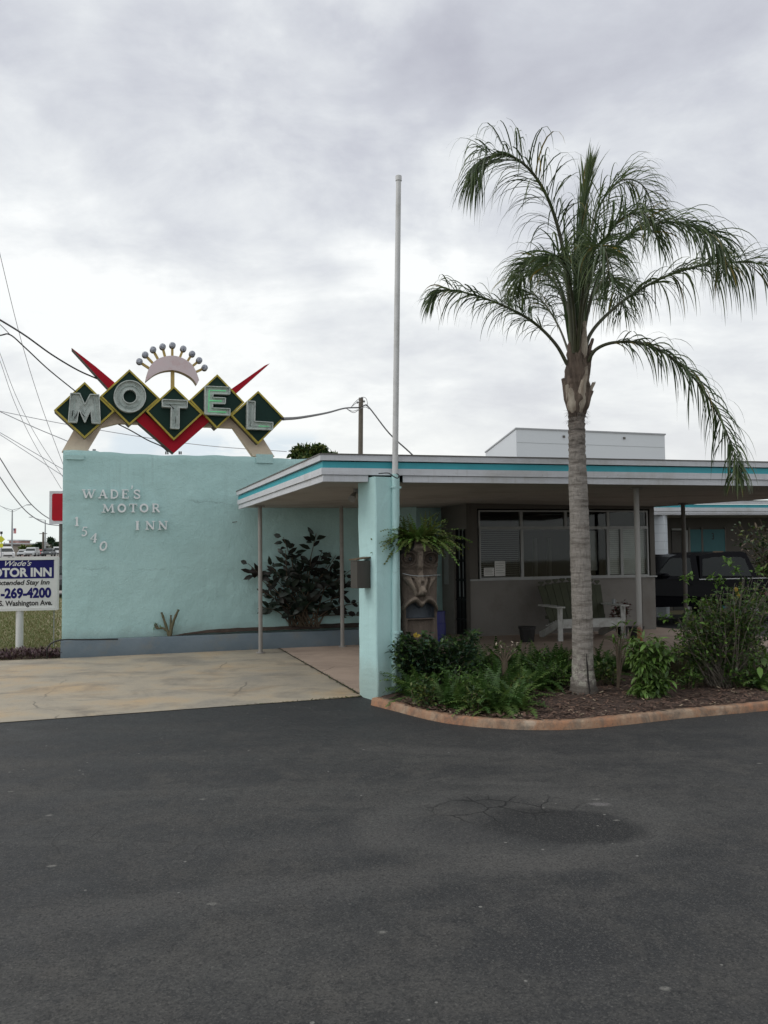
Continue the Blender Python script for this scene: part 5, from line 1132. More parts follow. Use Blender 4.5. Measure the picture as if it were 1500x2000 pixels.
# rubber plant in the shaded planter
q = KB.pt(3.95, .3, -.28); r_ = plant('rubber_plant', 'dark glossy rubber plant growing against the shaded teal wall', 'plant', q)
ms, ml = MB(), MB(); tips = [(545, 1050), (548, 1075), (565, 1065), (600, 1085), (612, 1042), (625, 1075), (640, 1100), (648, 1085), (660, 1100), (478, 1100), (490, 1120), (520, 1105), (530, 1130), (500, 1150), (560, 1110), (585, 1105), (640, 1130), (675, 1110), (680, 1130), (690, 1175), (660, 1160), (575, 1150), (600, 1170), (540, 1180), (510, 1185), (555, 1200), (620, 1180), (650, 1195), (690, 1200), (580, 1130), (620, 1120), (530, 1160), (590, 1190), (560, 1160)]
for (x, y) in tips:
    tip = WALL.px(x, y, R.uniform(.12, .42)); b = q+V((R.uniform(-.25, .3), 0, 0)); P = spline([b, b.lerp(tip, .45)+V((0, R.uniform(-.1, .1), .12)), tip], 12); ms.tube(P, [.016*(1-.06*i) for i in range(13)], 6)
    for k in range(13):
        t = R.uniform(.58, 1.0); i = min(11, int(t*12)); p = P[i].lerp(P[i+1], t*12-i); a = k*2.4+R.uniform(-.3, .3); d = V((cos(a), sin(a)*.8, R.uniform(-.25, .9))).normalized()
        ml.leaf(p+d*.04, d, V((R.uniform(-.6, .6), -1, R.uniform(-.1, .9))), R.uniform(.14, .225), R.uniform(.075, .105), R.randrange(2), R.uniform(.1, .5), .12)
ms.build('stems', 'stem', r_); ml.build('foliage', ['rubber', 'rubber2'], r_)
# cut shrub in the sunny end of the planter
q = KB.pt(1.62, .29, -.10); r_ = plant('pruned_shrub', 'bare pruned shrub stump with three forked stems at the teal wall', 'stump', q); mb = MB()
CW = lambda x, y: D(x/3.75, 880+y/3.75, q.y)
for pl, r0 in (([(1240, 1362), (1218, 1290), (1195, 1220), (1182, 1185)], .026), ([(1245, 1362), (1262, 1280), (1285, 1215), (1308, 1165)], .028), ([(1248, 1340), (1250, 1270), (1252, 1205)], .022), ([(1222, 1320), (1190, 1300), (1150, 1302), (1132, 1275)], .02), ([(1160, 1300), (1140, 1262)], .012)):
    mb.tube(spline([CW(*p) for p in pl], 10), [r0*(1-.035*i)+.003*sin(i*2) for i in range(11)], 8)
mb.build('stems', 'stemgreen', r_)
mb = MB()
for i in range(10): mb.leaf(CW(R.uniform(1130, 1175), R.uniform(1255, 1305)), V((R.gauss(0, 1), -.5, R.gauss(0, 1))), V((0, 0, 1)), .04, .02)
mb.build('foliage', 'leaf3', r_)
# ================================================================ PORCH THINGS
BQ = G(1096, 1254); BF = PF(BQ, 14.0); bw = BF.uv(1218, 1200)[0]
bn = thing('garden_bench', 'white wooden two seat bench with a green fan back on the porch', 'bench', BQ)
bx = lambda nm, a0, a1, z0, z1, o0, o1, m_='benchwhite': (lambda mb: (mb.fbox(BF, a0, a1, z0, z1, o0, o1), mb.build(nm, m_, bn))[1])(MB())
for a in (-.05, bw-.05): bx('leg', a, a+.09, 0, .60, -.03, .0)
for a in (-.02, bw-.04):
    mb = MB(); mb.prism([BF.pt(a, .26, -.03), BF.pt(a, .38, -.03), BF.pt(a, .10, -.88), BF.pt(a, .0, -.86), BF.pt(a, .0, -.76)], BF.e*.028); mb.build('side_rail', 'benchwhite', bn)
for a in (-.10, bw-.08):
    bx('arm', a, a+.17, .60, .625, -.72, .05); mb = MB(); mb.prism([BF.pt(a+.075, .60, .0), BF.pt(a+.075, .60, .05), BF.pt(a+.075, .46, .0)], BF.e*.02); mb.build('arm_bracket', 'benchwhite', bn)
bx('apron', .04, bw-.05, .24, .385, -.015, .012)
mb = MB()
for i in range(6): mb.fbox(BF, -.01, bw, .375-.028*i, .393-.028*i, -.02-.1*i-.085, -.02-.1*i)
mb.build('seat', 'benchwhite', bn)
ns = 9
for i in range(ns):
    f = (i+.5)/ns; ab = .05+(bw-.12)*f; at_ = -.04+(bw+.06)*f; ht = 1.00+.07*sin(f*pi); wb, wt = (bw-.12)/ns*.46, (bw+.06)/ns*.48
    z0, z1 = .25, ht; o0, o1 = -.52, -.86
    P = [BF.pt(ab-wb, z0, o0), BF.pt(ab+wb, z0, o0), BF.pt(at_+wt, z1-.05, o1+.01), BF.pt(at_-wt, z1-.05, o1+.01)]; mb = MB(); mb.prism(P, -BF.n*.02)
    sl = mb.build('back_slat', 'benchgreen', bn)
    mb = MB(); c = BF.pt(at_, z1, o1-.012)
    heart = [(.055*1.0*(sin(t)**3), .045*(.8125*cos(t)-.3125*cos(2*t)-.125*cos(3*t)-.06*cos(4*t))) for t in [2*pi*k/20 for k in range(20)]]
    mb.prism([c+BF.e*u+V((0, 0, v)) for u, v in heart], BF.n*.024); mb.build('heart_finial', 'benchgreen', sl)
for oo in ((-.58, .36), (-.80, .88)):
    bx('back_rail', .0, bw-.03, oo[1], oo[1]+.06, oo[0]-.06, oo[0]-.035, 'benchgreen')
def pot(x, y, w_, hgt_, label, nm='bucket', m_='black'):
    q = G(x, y); r = w_*.5*q.y/F; hh = hgt_*q.y/F; o = thing(nm, label, 'pot' if nm != 'bucket' else 'bucket', q); mb = MB()
    mb.tube([q+V((0, 0, .002)), q+V((0, 0, hh*.85)), q+V((0, 0, hh*.86)), q+V((0, 0, hh))], [r*.74, r*.93, r, r*1.02], 18, 0, False); mb.build('body', m_, o)
    mb = MB(); mb.tube([q+V((0, 0, hh*1.002)), q+V((0, 0, hh*1.01))], [r*1.06, r*1.06], 18, 0, False); mb.build('rim', m_, o)
    return o, q, hh
pot(1030, 1255, 34, 31, 'black tapered plastic bucket on the porch left of the bench')
o, q, hh = pot(1243, 1250, 30, 26, 'black flower pot right of the bench at the office wall', 'flower_pot')
q2 = G(1215, 1244); fl_ = thing('flowering_plant', 'dark plant with deep red flowers behind the right arm of the bench', 'plant', q2)
bush(fl_, q2, 22, 14, .06, .045, ['redleaf', 'leaf2', 'redleaf', 'stem'], 'stem', ell(.19, .1, .35, .72), .005, .05, .65)
mb = MB(); mb.tube([q2, q2+V((0, 0, .2))], [.09, .12], 14, 0, False); mb.build('pot', 'black', fl_)
q = D(1196, 1180, BQ.y+.45); q = BF.pt(bw+.0, .625, -.35); mg = thing('cup', 'small grey cup standing on the right arm of the bench', 'cup', q)
mb = MB(); mb.tube([q, q+V((0, 0, .085))], [.026, .034], 12, 0, False); mb.build('cup_body', 'galv', mg)
mb = MB(); mb.tube([q+V((.034, 0, .07)), q+V((.06, 0, .05)), q+V((.032, 0, .025))], .005, 6); mb.build('handle', 'galv', mg)
q = V((D(853, 1250, 14.6).x, 14.6, 0)); br = thing('barrel', 'dark blue plastic barrel behind the tiki statue', 'barrel', q)
mb = MB(); zt_ = D(853, 1196, 14.6).z; mb.tube([q+V((0, 0, .014)), q+V((0, 0, zt_*.3)), q+V((0, 0, zt_*.32)), q+V((0, 0, zt_*.66)), q+V((0, 0, zt_*.68)), q+V((0, 0, zt_))], [.15, .155, .162, .162, .155, .15], 20, 0, False); mb.build('body', 'blue', br)
mb = MB(); mb.tube([q+V((0, 0, zt_)), q+V((0, 0, zt_+.02))], .158, 20, 0, False); mb.build('lid', 'blue', br)
# ================================================================ WING BEHIND
WG = PF(D(1283, 1007, 19.6), 14.4)
wg = thing('motel_wing', 'low motel wing with turquoise doors and white block pillar behind the office', 'building', WG.pt(2, 0, -1))
mb = MB(); mb.prism([WG.pt(-3, 2.62, 0), WG.pt(12, 2.62, 0), WG.pt(12, 2.62, -6), WG.pt(-3, 2.62, -6)], V((0, 0, .06))); wr = mb.build('roof', 'flash', wg)
mb = MB(); mb.prism([WG.pt(-3, 2.44, 0), WG.pt(12, 2.44, 0), WG.pt(12, 2.44, -1.9), WG.pt(-3, 2.44, -1.9)], V((0, 0, .02))); mb.build('soffit', 'soffit', wg)
fascia(WG, -3, 12, 2.43, 2.43, wr, BO=[(.0, .085, .0, 'whiteboard'), (.09, .175, .02, 'whiteboard'), (.175, .25, .004, 'tealboard'), (.26, .34, .035, 'whiteboard'), (.34, .353, .045, 'flash')])
mb = MB(); mb.fbox(WG, -3, 12, 0, 2.44, -2.1, -1.9); mb.build('wall', 'taupedark', wg)
WB = PF(WG.pt(0, 0, -1.9), 14.4); a_ = lambda x: WB.uv(x, 1050)[0]
zt_ = WB.uv(1380, 1034)[1]
for (x0, x1, num) in ((1346, 1369.5, 0), (1371, 1414, 3)):
    mb = MB(); mb.fbox(WB, a_(x0), a_(x1), .02, zt_, .0, .04); dd = mb.build('door', 'tealdoor', wg)
    mb = MB(); mb.fbox(WB, a_(x0)-.05, a_(x0), .02, zt_+.05, 0, .05); mb.fbox(WB, a_(x1), a_(x1)+.02, .02, zt_+.05, 0, .05); mb.build('door_frame', 'taupe', dd)
    if num:
        mb = MB(); text_into(mb, WB, '3', (1388, 1041, 1393, 1054), .04, .003, 0, .01); mb.build('number', 'ink', dd)
mb = MB(); mb.fbox(WB, a_(1311), a_(1334), .02, zt_-.02, .0, .02); wi = mb.build('window', 'dark', wg)
mb = MB(); mb.fbox(WB, a_(1311), a_(1338), zt_-.02, zt_+.03, .0, .05); mb.fbox(WB, a_(1334), a_(1342), .02, zt_-.02, .0, .04); mb.build('frame', 'frame', wi)
mb = MB()
for k in range(9): mb.fbox(WB, a_(1312)+k*.028, a_(1312)+k*.028+.012, .1, zt_-.05, .02, .028)
mb.build('curtain', 'taupe', wi)
mb = MB(); c = WG.pt(WG.uv(1298, 1050)[0]+.02, 0, -.18)
mb.box(V((c.x, c.y, 1.22)), (.24, .24, 2.43), 0, radians(45+8)); 
for k in range(1, 12): mb.box(V((c.x, c.y, k*.2)), (.2405, .2405, .004), 1, radians(53))
mb.build('block_pillar', ['block', 'bluegrey'], wg)
# far plants in front of the wing
q = V((9.2, 18.6, 0)); r_ = plant('yard_shrub', 'brownish green shrub in the shade beside door three of the wing', 'shrub', q)
bush(r_, q, 46, 26, .15, .06, ['fern3', 'leaf2', 'stem', 'leaf2'], 'stem', lambda: D(R.uniform(1425, 1540), R.uniform(1012, 1150), 18.6+R.uniform(-.4, .4))-q, .012, .3, .4)
# ================================================================ PICKUP
TQ = PF(D(1300, 1200, 17.3), 13.0)
TQ.p.z = 0
pk = thing('pickup_truck', 'black pickup truck with a windowed bed cap parked behind the office', 'truck', TQ.pt(2.0, 0, -.8))
PXT = lambda x, y: TQ.uv(x, y)
def hull(mb, prof, wid, inset, mi=0):
    n_ = len(prof); A = [TQ.pt(a, z, -inset(z)) for a, z in prof]; B = [TQ.pt(a, z, -wid+inset(z)) for a, z in prof]
    mb.add(A+B, [list(range(n_)), list(range(2*n_-1, n_-1, -1))]+[(i, i+n_, (i+1) % n_+n_, (i+1) % n_) for i in range(n_)], mi)
ins_ = lambda z: 0 if z < 1.0 else (z-1.0)*.2
ins0 = lambda z: .03 if z < .45 else 0 if z < .95 else .02
zbelt = PXT(1370, 1131)[1]; zr = PXT(1370, 1082.5)[1]
aC = PXT(1283, 1113)[0]; mb = MB()
hull(mb, [(aC-1.35, .42), (aC-1.38, .72), (aC-1.25, .93), (aC-.1, zbelt+.03), (PXT(1500, 1135)[0]+.9, zbelt), (PXT(1500, 1135)[0]+.92, .5), (PXT(1500, 1135)[0]+.8, .40)], 1.72, ins0)
hull(mb, [(aC-.12, zbelt+.02), (PXT(1313, 1087)[0], zr-.05), (PXT(1327, 1082)[0], zr), (PXT(1364, 1083)[0], zr-.01), (PXT(1366, 1131)[0], zbelt)], 1.72, ins_)
body = mb.build('body', 'truck', pk)
mb = MB(); hull(mb, [(PXT(1367.5, 1131)[0], zbelt+.002), (PXT(1371, 1086)[0], zr-.03), (PXT(1400, 1081)[0], zr+.03), (PXT(1452, 1082)[0], zr+.05), (PXT(1463, 1087)[0], zr+.02), (PXT(1482, 1131)[0], zbelt+.002)], 1.72, ins_); cap_ = mb.build('bed_cap', 'truck', pk)
def tw(nm, pts, m_, par, o=.006):
    mb = MB(); mb.add([TQ.pt(*(lambda u: (u[0], u[1], -ins_(u[1])+o))(PXT(*p))) for p in pts], [list(range(len(pts)))]); return mb.build(nm, m_, par)
tw('side_window', [(1289, 1118), (1293, 1112), (1312, 1092), (1318, 1090), (1352, 1090), (1353, 1125), (1300, 1125)], 'carglass', body)
tw('cap_window', [(1372, 1125), (1376, 1092), (1398, 1088), (1452, 1088), (1459, 1092), (1468, 1125)], 'carglass', cap_)
mb = MB(); mb.fbox(TQ, PXT(1365, 1131)[0], PXT(1500, 1135)[0]+.85, zbelt-.012, zbelt+.004, .0, .012); mb.build('trim_strip', 'trim', pk)
mb = MB(); a, z = PXT(1294, 1124); mb.sphere(TQ.pt(a, z, .1), (.10, .05, .065), 0, 12, 8); mb.tube([TQ.pt(a+.05, z, 0), TQ.pt(a+.02, z, .09)], .02, 8); mb.build('mirror', 'truck', pk)
mb = MB(); mb.fbox(TQ, PXT(1406, 1081)[0], PXT(1420, 1081)[0], zr+.02, zr+.06, -.24, -.12); mb.build('marker_light', 'stem', pk)
mb = MB(); a = PXT(1352, 1150)[0]; mb.fbox(TQ, a-.14, a, .86, .89, .0, .03); mb.build('handle', 'truck', pk)
for a in (aC-.75, PXT(1468, 1200)[0]):
    for oo in (-.02, -1.5):
        mb = MB(); mb.tube([TQ.pt(a, .34, oo), TQ.pt(a, .34, oo-.2)], .335, 24, 0, False); wh = mb.build('wheel', 'tyre', pk)
        mb = MB(); mb.tube([TQ.pt(a, .34, oo+.012), TQ.pt(a, .34, oo-.05)], .19, 16, 0, False); mb.build('rim', 'galv', wh)
# ================================================================ FAR THINGS
A1, A2 = D(1008, 838, 58), D(1298, 847, 62); A0 = D(948, 856, 72)
wh = thing('warehouse', 'plain white box shaped warehouse rising beyond the office roof', 'building', V((A1.x, A1.y, .7)))
c2 = V((A1.x, A1.y, 0)); c3 = V((A2.x, A2.y, 0)); c1 = V((A0.x, A0.y, 0)); c4 = c1+(c3-c2); Zt = A1.z
mb = MB(); mb.prism([c2, c3, c4, c1], V((0, 0, Zt))); mb.build('wall', 'warehouse', wh)
mb = MB(); o_ = lambda p: p+(p-(c2+c4)/2).normalized()*.10
mb.prism([o_(p)+V((0, 0, Zt+.0)) for p in (c2, c3, c4, c1)], V((0, 0, .10))); mb.build('roof_edge', 'wiregrey', wh)
mb = MB(); WHF = PF(c2, math.degrees(atan2(c3.y-c2.y, c3.x-c2.x)))
mb.fbox(WHF, .05, (c3-c2).length-.05, Zt-.95, Zt-.93, .0, .012); mb.build('panel_joint', 'galv', wh)
mb = MB(); 
for x, y in ((1099, 855), (1217, 858)):
    a, z = WHF.uv(x, y); mb.fbox(WHF, a, a+.16, z, z+.16, 0, .08)
mb.build('vent', 'darkpost', wh)
def tree(name, label, x, ytop, w_, d_, dep, base_z=1.2, mats=('leaf2', 'leaf1'), n_=900, asp=.6, L=.28):
    t = D(x, ytop, dep); q = V((t.x, dep, base_z)); o = thing(name, label, 'tree', q); hh = t.z-base_z; rw = w_*.5*dep/F; mb = MB()
    mb.tube(spline([q, q+V((.1, 0, hh*.35)), q+V((0, 0, hh*.75))], 8), [.028*hh*(1-.08*i) for i in range(9)], 8)
    for k in range(6):
        a = k*1.05; mb.tube([q+V((0, 0, hh*.45)), q+V((cos(a)*rw*.4, sin(a)*rw*.4, hh*.62)), q+V((cos(a)*rw*.75, sin(a)*rw*.75, hh*.8))], [.012*hh, .008*hh, .003*hh], 6)
    mb.build('trunk', 'wood', o); mb = MB(); blobs = []
    for k in range(13):
        a = R.uniform(0, 2*pi); r = rw*.72*sqrt(R.random()); rb = rw*R.uniform(.24, .40); blobs.append((V((q.x+r*cos(a), q.y+r*sin(a), t.z-rb*.62-hh*asp*.16*(r/rw)**2*2-R.uniform(0, .35)*min(rw, hh*.6))), rb))
    for i in range(n_):
        c, rb = R.choice(blobs); d = V((R.gauss(0, 1), R.gauss(0, 1), R.gauss(0, 1))).normalized(); p = c+d*rb*R.random()**.35*.95; p.z = c.z+(p.z-c.z)*.7
        p.z = min(p.z, t.z)
        mb.leaf(p, V((R.gauss(0, 1), R.gauss(0, 1), R.gauss(0, 1))), V((R.gauss(0, 1), 0, 1)), L*R.uniform(.6, 1.3), L*.6, R.randrange(len(mats)), .2)
    mb.build('crown', list(mats), o); return o
tree('round_tree', 'wide dark green tree crown showing above the teal wall left of the utility pole', 618, 869, 104, 0, 52, .7, ('leaf2', 'leaf1', 'fern3'), 5200, .10, .30)
# utility pole
UD = 34; u0, u1 = D(702, 1070, UD), D(705, 777, UD); up_ = thing('utility_pole', 'grey wooden utility pole rising behind the roof right of the sign', 'pole', V((u0.x, UD, 0)))
mb = MB(); mb.tube([V((u0.x-.02, UD, 0)), V((u1.x, UD, u1.z))], [.11, .095], 12); mb.build('shaft', 'wood', up_)
mb = MB()
for (x, y) in ((698, 786), (711, 784)): q = D(x, y, UD); mb.tube([V((u1.x, UD, q.z)), q], .02, 6); mb.sphere(q, .05, 0, 8, 6)
mb.build('bracket', 'galv', up_)
mb = MB()
for pl in ([(686, 795), (695, 784), (706, 776), (715, 778), (718, 790)], [(675, 797), (688, 803), (700, 800)], [(675, 797), (690, 806), (703, 799)], [(708, 793), (716, 790), (720, 795)], [(703, 798), (714, 795), (721, 799)], [(686, 795), (696, 787), (704, 784)]): mb.tube(spline([D(x, y, UD-.25) for x, y in pl], 10), .014, 5)
mb.build('slack_wire', 'wiregrey', up_)
def cable(label, pts, r, m_='wire', nm='power_line'):
    mb = MB(); mb.tube(spline([D(*p) for p in pts], 26), r, 5); return tag(mb.build(nm, m_), label, 'cable')
cable('thick black cable from the left sloping down to the left red spike of the sign', [(-60, 592, 9.5), (0, 625, 10.5), (50, 656, 11.5), (100, 692, 12.3), (150, 722, 13), (190, 740, 13.9)], .013)
cable('black cable sagging down to the top of the leftmost sign diamond', [(-60, 664, 10), (0, 655, 10.8), (20, 654, 11), (50, 680, 11.7), (95, 722, 12.6), (148, 765, 13.3)], .010)
cable('thin black wire joining the splice beside the left edge below the thick cable', [(-30, 610, 10.6), (0, 634, 10.9), (20, 654, 11.02)], .005)
cable('black service cable from the last sign diamond to the utility pole', [(552, 818, 13.9), (590, 815, 18), (640, 806, 25), (675, 797, 31), (703, 796, 33.9)], .03)
cable('black cable running down from the utility pole behind the flagpole', [(708, 793, 34), (720, 795, 33.4), (760, 846, 31), (803, 886, 29), (840, 925, 27)], .028)
cable('thin line dropping steeply from the left edge to the wall top', [(-12, 440, 40), (2, 505, 41), (40, 660, 44), (80, 790, 47), (125, 912, 50)], .016, 'wiregrey')
cable('upper of two pale parallel lines falling steeply at the left edge', [(-20, 640, 48), (0, 690, 49), (30, 770, 51), (70, 850, 54), (125, 935, 57)], .016, 'wiregrey')
cable('lower of two pale parallel lines falling steeply at the left edge', [(-20, 660, 48), (0, 705, 49), (28, 785, 51), (66, 865, 54), (120, 955, 57)], .016, 'wiregrey')
cable('long flat line passing behind the sign arch towards the right', [(-40, 795, 50), (0, 803, 50), (125, 828, 50), (300, 857, 50), (420, 872, 50), (560, 882, 50)], .022, 'wiregrey')
cable('grey line sloping down to the top left corner of the teal wall', [(-40, 787, 46), (0, 804, 46), (70, 836, 46), (130, 861, 46), (190, 888, 46)], .026, 'wiregrey')
cable('upper of two grey lines meeting the left edge of the teal wall', [(-20, 836, 52), (0, 845, 52), (60, 880, 52), (120, 915, 52), (150, 930, 52)], .022, 'wiregrey')
cable('lower of two grey lines meeting the left edge of the teal wall', [(-20, 838, 55), (0, 849, 55), (60, 888, 55), (118, 926, 55), (150, 944, 55)], .022, 'wiregrey')
cable('heavy line sagging past the street lamp to the top of the red sign', [(-20, 868, 50), (0, 895, 51), (25, 935, 53), (55, 978, 56), (80, 1002, 58), (98, 1014, 60)], .036, 'wiregrey')
cable('heavy line sagging below the other one to the foot of the red sign', [(-20, 905, 50), (0, 932, 51), (25, 968, 53), (55, 1002, 56), (88, 1022, 58), (120, 1027, 60)], .036, 'wiregrey')
# red sign on a pole
RD = 40; RS = PF(D(107, 1000, RD), 5); q = RS.pt(.45, 0); rs = thing('red_sign', 'white framed red sign on a pole beside the teal wall', 'sign', q)
a0, z1 = RS.uv(96.5, 959); a1, z0 = RS.uv(148, 1023); mb = MB(); mb.fbox(RS, a0, a1, z0, z1, -.35, 0); mb.build('cabinet', 'whiteboard', rs)
a2, z3 = RS.uv(102, 964); a3, z2 = RS.uv(143, 1017); rc = .1; pts = []
for cx_, cz_, s in ((a3-rc, z3-rc, 0), (a2+rc, z3-rc, 1), (a2+rc, z2+rc, 2), (a3-rc, z2+rc, 3)):
    for k in range(5): t = (s+k/4)*pi/2; pts.append(RS.pt(cx_+rc*cos(t), cz_+rc*sin(t), .02))
mb = MB(); mb.prism(pts, RS.n*-.03); mb.build('face', 'signred', rs)
a = RS.uv(117.5, 1060)[0]; mb = MB(); mb.tube([RS.pt(a, 0, -.15), RS.pt(a, z0, -.15)], .10, 10); mb.build('post', 'darkpost', rs)
# street lamps
def lamp(label, x, yt, dep, arms, base_z=1.3, r=.12):
    t = D(x, yt, dep); q = V((t.x, dep, base_z)); o = thing('street_lamp', label, 'street lamp', q, 'street lamps along the far road'); mb = MB(); mb.tube([q, V((t.x, dep, t.z))], [r*1.4, r*.8], 10); mb.build('pole', 'galv', o)
    for (ax_, ay_, low) in arms:
        e = D(ax_, ay_, dep); m1 = t.lerp(e, .5)+V((0, 0, -.12)); mb = MB(); mb.tube(spline([t, m1, e], 10), r*.35, 6); lo2 = t-V((0, 0, low)); mb.tube(spline([lo2, lo2.lerp(m1, .6)-V((0, 0, .1)), m1+(e-m1)*.35], 8), r*.25, 5); ar = mb.build('arm', 'galv', o)
        mb = MB(); dr_ = (e-t); dr_.z = 0; dr_.normalize(); mb.sphere(e+dr_*.4, (.55, .16, .09), 0, 10, 6); mb.build('lamp_head', 'galv', ar)
    return o
l1 = lamp('tall double armed street lamp with a small banner above the yard sign', 24, 996, 140, ((-8, 984, .35), (52, 986, .35)))
mb = MB(); q0 = D(26.3, 1032, 140); q1_ = D(31.5, 1042, 140); mb.prism([V((q0.x, 140, q0.z)), V((q1_.x, 140, q0.z)), V((q1_.x, 140, q1_.z)), V((q0.x, 140, q1_.z))], V((0, .03, 0)))
bn_ = mb.build('flag_banner', 'flagstripe', l1); mb = MB(); mb.prism([V((q0.x, 139.98, q0.z)), V((q0.x+.2, 139.98, q0.z)), V((q0.x+.2, 139.98, q0.z-.35)), V((q0.x, 139.98, q0.z-.35))], V((0, -.01, 0))); mb.build('canton', 'signblue', bn_)
lamp('smaller single armed street lamp left of the red sign', 88.5, 1016, 180, ((64, 1010, .4),), 1.3, .13)
o = thing('thin_pole', 'short bare utility pole just left of the smaller street lamp', 'pole', D(84.5, 1085, 150)); mb = MB(); t = D(84.5, 1039, 150); mb.tube([V((t.x, 150, 1.2)), t], [.22, .18], 8); mb.build('shaft', 'wood', o); mb = MB(); mb.tube([t-V((.7, 0, .3)), t+V((.7, 0, -.3))], .06, 6); mb.build('crossarm', 'wood', o)
# yellow crossing sign
YD = 115; YF = PF(D(3, 1050, YD), 0); o = thing('crossing_sign', 'fluorescent yellow diamond sign with a black beacon on top at the left edge', 'sign', YF.pt(0, .4))
mb = MB(); c = YF.uv(2, 1053.5); s_ = 7.5*YD/F; mb.prism([YF.pt(c[0], c[1]+s_), YF.pt(c[0]+s_, c[1]), YF.pt(c[0], c[1]-s_), YF.pt(c[0]-s_, c[1])], V((0, .05, 0))); mb.build('diamond_plate', 'signyellow', o)
z_ = YF.uv(2, 1066)[1]; mb = MB(); mb.fbox(YF, c[0]-.27, c[0]+.27, z_-.25, z_+.33, -.03, 0); mb.build('lower_plate', 'signyellow', o)
mb = MB(); mb.tube([YF.pt(c[0], .3, -.08), YF.pt(c[0], YF.uv(3, 1042)[1], -.08)], .06, 8); mb.build('post', 'galv', o); mb = MB(); mb.tube([YF.pt(c[0], YF.uv(3, 1043)[1], -.08), YF.pt(c[0], YF.uv(3, 1038)[1], -.08)], .17, 10); mb.build('beacon', 'black', o)
# far buildings
def farb(nm, label, x0, x1, yt, dep, col, col2, cols=None, roof=None, openings=(), deep=8):
    m_ = mat(nm+'_wall'+str(len(bpy.data.materials)), col, col2, .5, .8); p = D(x0, yt, dep); q = D(x1, yt, dep); z0 = hgt(0, dep)-.3; o = thing(nm, label, 'building', V(((p.x+q.x)/2, dep, z0+.3)))
    mb = MB(); mb.prism([V((p.x, dep, z0)), V((q.x, dep, z0)), V((q.x, dep, p.z)), V((p.x, dep, p.z))], V((0, deep, 0))); mb.build('wall', m_, o)
    mb = MB(); mb.prism([V((p.x-.3, dep-.3, p.z)), V((q.x+.3, dep-.3, p.z)), V((q.x+.3, dep-.3, p.z+.25)), V((p.x-.3, dep-.3, p.z+.25))], V((0, deep+.6, 0))); mb.build('roof', roof or 'warehouse', o)
    for (u0, u1, v0, v1) in openings:
        a, b = D(u0, v0, dep-.02), D(u1, v1, dep-.02); mb = MB(); mb.prism([V((a.x, dep-.03, b.z)), V((b.x, dep-.03, b.z)), V((b.x, dep-.03, a.z)), V((a.x, dep-.03, a.z))], V((0, .02, 0))); mb.build('window', 'dark', o)
    return o
farb('pink_building', 'low pink and white building behind the base of the tall street lamp', 8, 35, 1063, 215, (.50, .36, .33), (.42, .33, .3), openings=((24, 30, 1076, 1084), (12, 18, 1074, 1084)))
farb('pink_building', 'tall pink sign front block rising behind the tall street lamp', 17.5, 34, 1056, 222, (.52, .33, .31), (.45, .3, .28), openings=((20, 23, 1060, 1064), (26, 31, 1060, 1064)))
farb('grey_building', 'grey low building with dark windows beyond the parked cars', 57, 75, 1063, 235, (.40, .42, .43), (.32, .34, .35), openings=((59, 63, 1066, 1073), (65, 69, 1066, 1073), (71, 74, 1066, 1073)))
farb('dark_building', 'dark green shed with white panel beyond the cars at the teal wall', 73, 118, 1060, 228, (.06, .075, .065), (.09, .1, .09), roof='darkpost', openings=((80, 84, 1066, 1080),))
farb('white_building', 'small white shop front among the dark trees near the red sign', 88, 108, 1061.5, 216, (.55, .55, .52), (.4, .4, .38), openings=((89, 95, 1066, 1078), (99, 105, 1070, 1080)), roof='whiteboard')
farb('house', 'pale house between the yellow crossing sign and the pink building', -40, 12, 1066, 205, (.34, .30, .27), (.28, .25, .22), openings=((2, 6, 1070, 1078),), roof='taupedark')
for i, (x, yt, w_, dep, lb, ms) in enumerate([(46, 1058, 22, 240, 'dark far tree between the pink and grey buildings', ('leaf2', 'leaf5')), (50, 1066, 24, 200, 'yellowish green low tree behind the parked sedans', ('fern3', 'leaf3', 'fern3')), (112, 1059, 24, 200, 'dark far tree beside the pole of the red sign', ('leaf2', 'leaf5')), (78, 1062, 16, 205, 'dark far tree left of the smaller street lamp', ('leaf2', 'leaf5')), (10, 1063, 26, 230, 'dark far tree behind the yellow crossing sign', ('leaf2', 'leaf1')), (100, 1054, 7, 190, 'small far palm like tree with a round crown near the red sign', ('leaf2', 'leaf5')), (-30, 1060, 40, 210, 'dark far tree just outside the left edge', ('leaf2',)), (66, 1064, 18, 226, 'grey green far tree behind the grey building', ('leaf5', 'leaf2'))]):
    tree('far_tree', lb, x, yt, w_, 0, dep, 1.2, ms, 300, .8 if i != 5 else .2, .9)
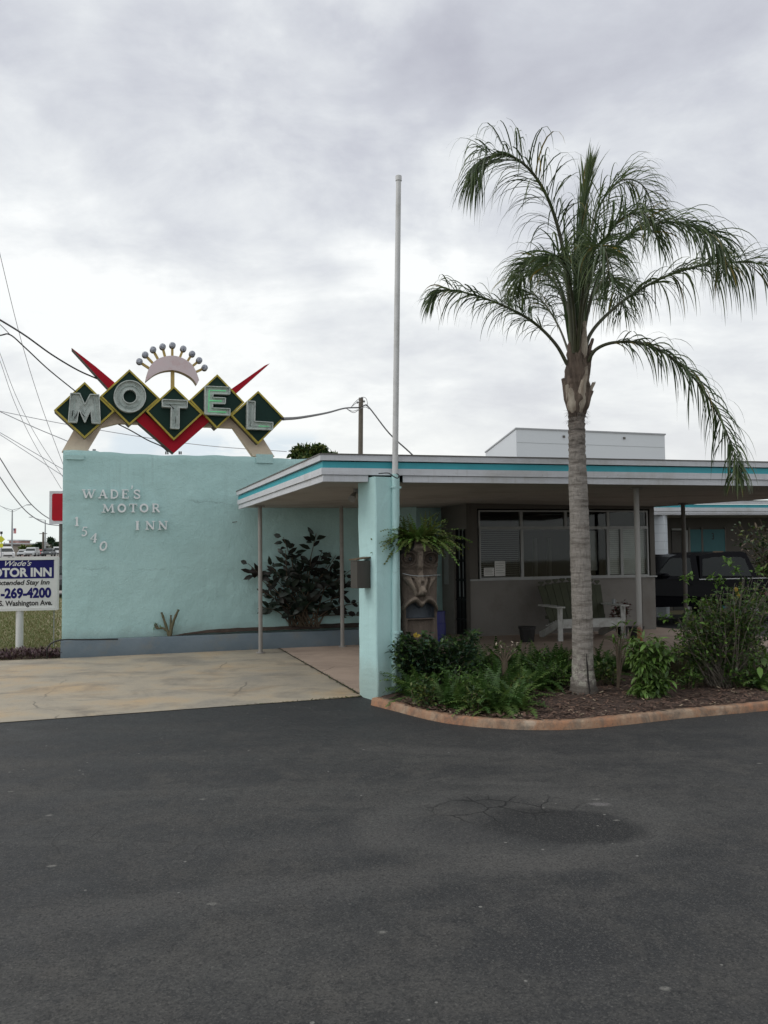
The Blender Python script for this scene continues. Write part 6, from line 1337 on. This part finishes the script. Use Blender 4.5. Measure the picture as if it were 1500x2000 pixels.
# parked cars
def car(nm, label, cat, x, dep, L_, W_, H_, col, yaw, kind):
    cm = mat('car_paint_'+str(len(bpy.data.materials)), col, col, 3, .3); t = D(x, 1080, dep); q = V((t.x, dep, hgt(0, dep)+.03)); o = thing(nm, label, cat, q, 'cars on the far road')
    Mx = Matrix.Translation(q) @ Matrix.Rotation(radians(yaw), 4, 'Z'); hl = L_/2; bl = .58*H_
    def hx(prof, ins, mi=0):
        mb = MB(); mb.M = Mx; n_ = len(prof); A = [V((a, -W_/2+ins(z), z)) for a, z in prof]; B = [V((a, W_/2-ins(z), z)) for a, z in prof]
        mb.add(A+B, [list(range(n_)), list(range(2*n_-1, n_-1, -1))]+[(i, i+n_, (i+1) % n_+n_, (i+1) % n_) for i in range(n_)]); return mb
    b_ = hx([(-hl, .3), (-hl*1.01, bl*.75), (-hl*.93, bl*.97), (hl*.5, bl*1.04), (hl*.96, bl*.85), (hl, bl*.6), (hl*.98, .28)], lambda z: 0).build('body', cm, o)
    if kind == 'van': g = [(-hl*.97, bl), (-hl*.95, H_), (hl*.35, H_), (hl*.72, bl*1.02)]
    elif kind == 'truck': g = [(-hl*.1, bl), (-hl*.08, H_), (hl*.3, H_), (hl*.55, bl*1.03)]
    elif kind == 'suv': g = [(-hl*.95, bl), (-hl*.85, H_*.98), (hl*.2, H_), (hl*.5, bl*1.03)]
    else: g = [(-hl*.8, bl), (-hl*.45, H_*.99), (hl*.12, H_), (hl*.45, bl*1.03)]
    ii = lambda z: max(0, (z-bl))*.3
    hx(g, ii).build('cabin', cm, o)
    sh = [(a*.93, bl+.06+(z-bl)*.80 if z > bl+.1 else bl+.08) for a, z in g]; hx(sh, lambda z: ii(z)-.008).build('side_window', 'carglass', o)
    f0, f1 = V((g[3][0], 0, g[3][1]+.03)), V((g[2][0], 0, g[2][1]-.06)); mb = MB(); mb.M = Mx; w1, w2 = W_/2-.1, W_/2-.25
    mb.add([f0+V((.02, -w1, .02)), f0+V((.02, w1, .02)), f1+V((.03, w2, 0)), f1+V((.03, -w2, 0))], [(0, 1, 2, 3)]); mb.build('windscreen', 'carglass', o)
    for sx_ in (-.62, .62):
        for sy_ in (-1, 1): mb = MB(); mb.M = Mx; mb.tube([V((hl*sx_, sy_*(W_/2+.01), .32)), V((hl*sx_, sy_*(W_/2-.2), .32))], .32, 14, 0, False); mb.build('wheel', 'tyre', o)
    for sy_ in (-1, 1): mb = MB(); mb.M = Mx; mb.sphere((hl*.97, sy_*W_*.36, bl*.72), (.06, .18, .09), 0, 8, 6); mb.build('headlight', 'trim', o)
    mb = MB(); mb.M = Mx; mb.box((hl*1.0, 0, bl*.45), (.05, W_*.6, .16)); mb.build('grille', 'black', o); return o
car('white_van', 'white van at the left edge below the yellow crossing sign', 'van', 9, 118, 4.6, 1.9, 1.75, (.7, .7, .7), -55, 'van')
car('silver_sedan', 'silver sedan behind the top edge of the yard sign', 'car', 46, 160, 4.5, 1.75, 1.35, (.42, .44, .45), -75, 'sedan')
car('pale_suv', 'pale grey sport utility car between the silver and red cars', 'car', 62, 150, 4.5, 1.85, 1.65, (.5, .52, .53), -80, 'suv')
car('red_car', 'small red car between the pale and the dark cars', 'car', 77, 168, 4.2, 1.7, 1.35, (.42, .08, .09), -70, 'sedan')
car('dark_car', 'dark grey car left of the white pickup by the teal wall', 'car', 95, 150, 4.6, 1.8, 1.45, (.07, .08, .085), -78, 'sedan')
car('white_pickup', 'white pickup truck partly hidden by the pole of the red sign', 'truck', 113, 155, 5.0, 1.9, 1.75, (.6, .61, .61), -60, 'truck')
car('dark_parked_car', 'dark car seen in the gap between the yard sign and the wall', 'car', 119.5, 33, 4.3, 1.75, 1.4, (.03, .033, .035), -60, 'sedan')
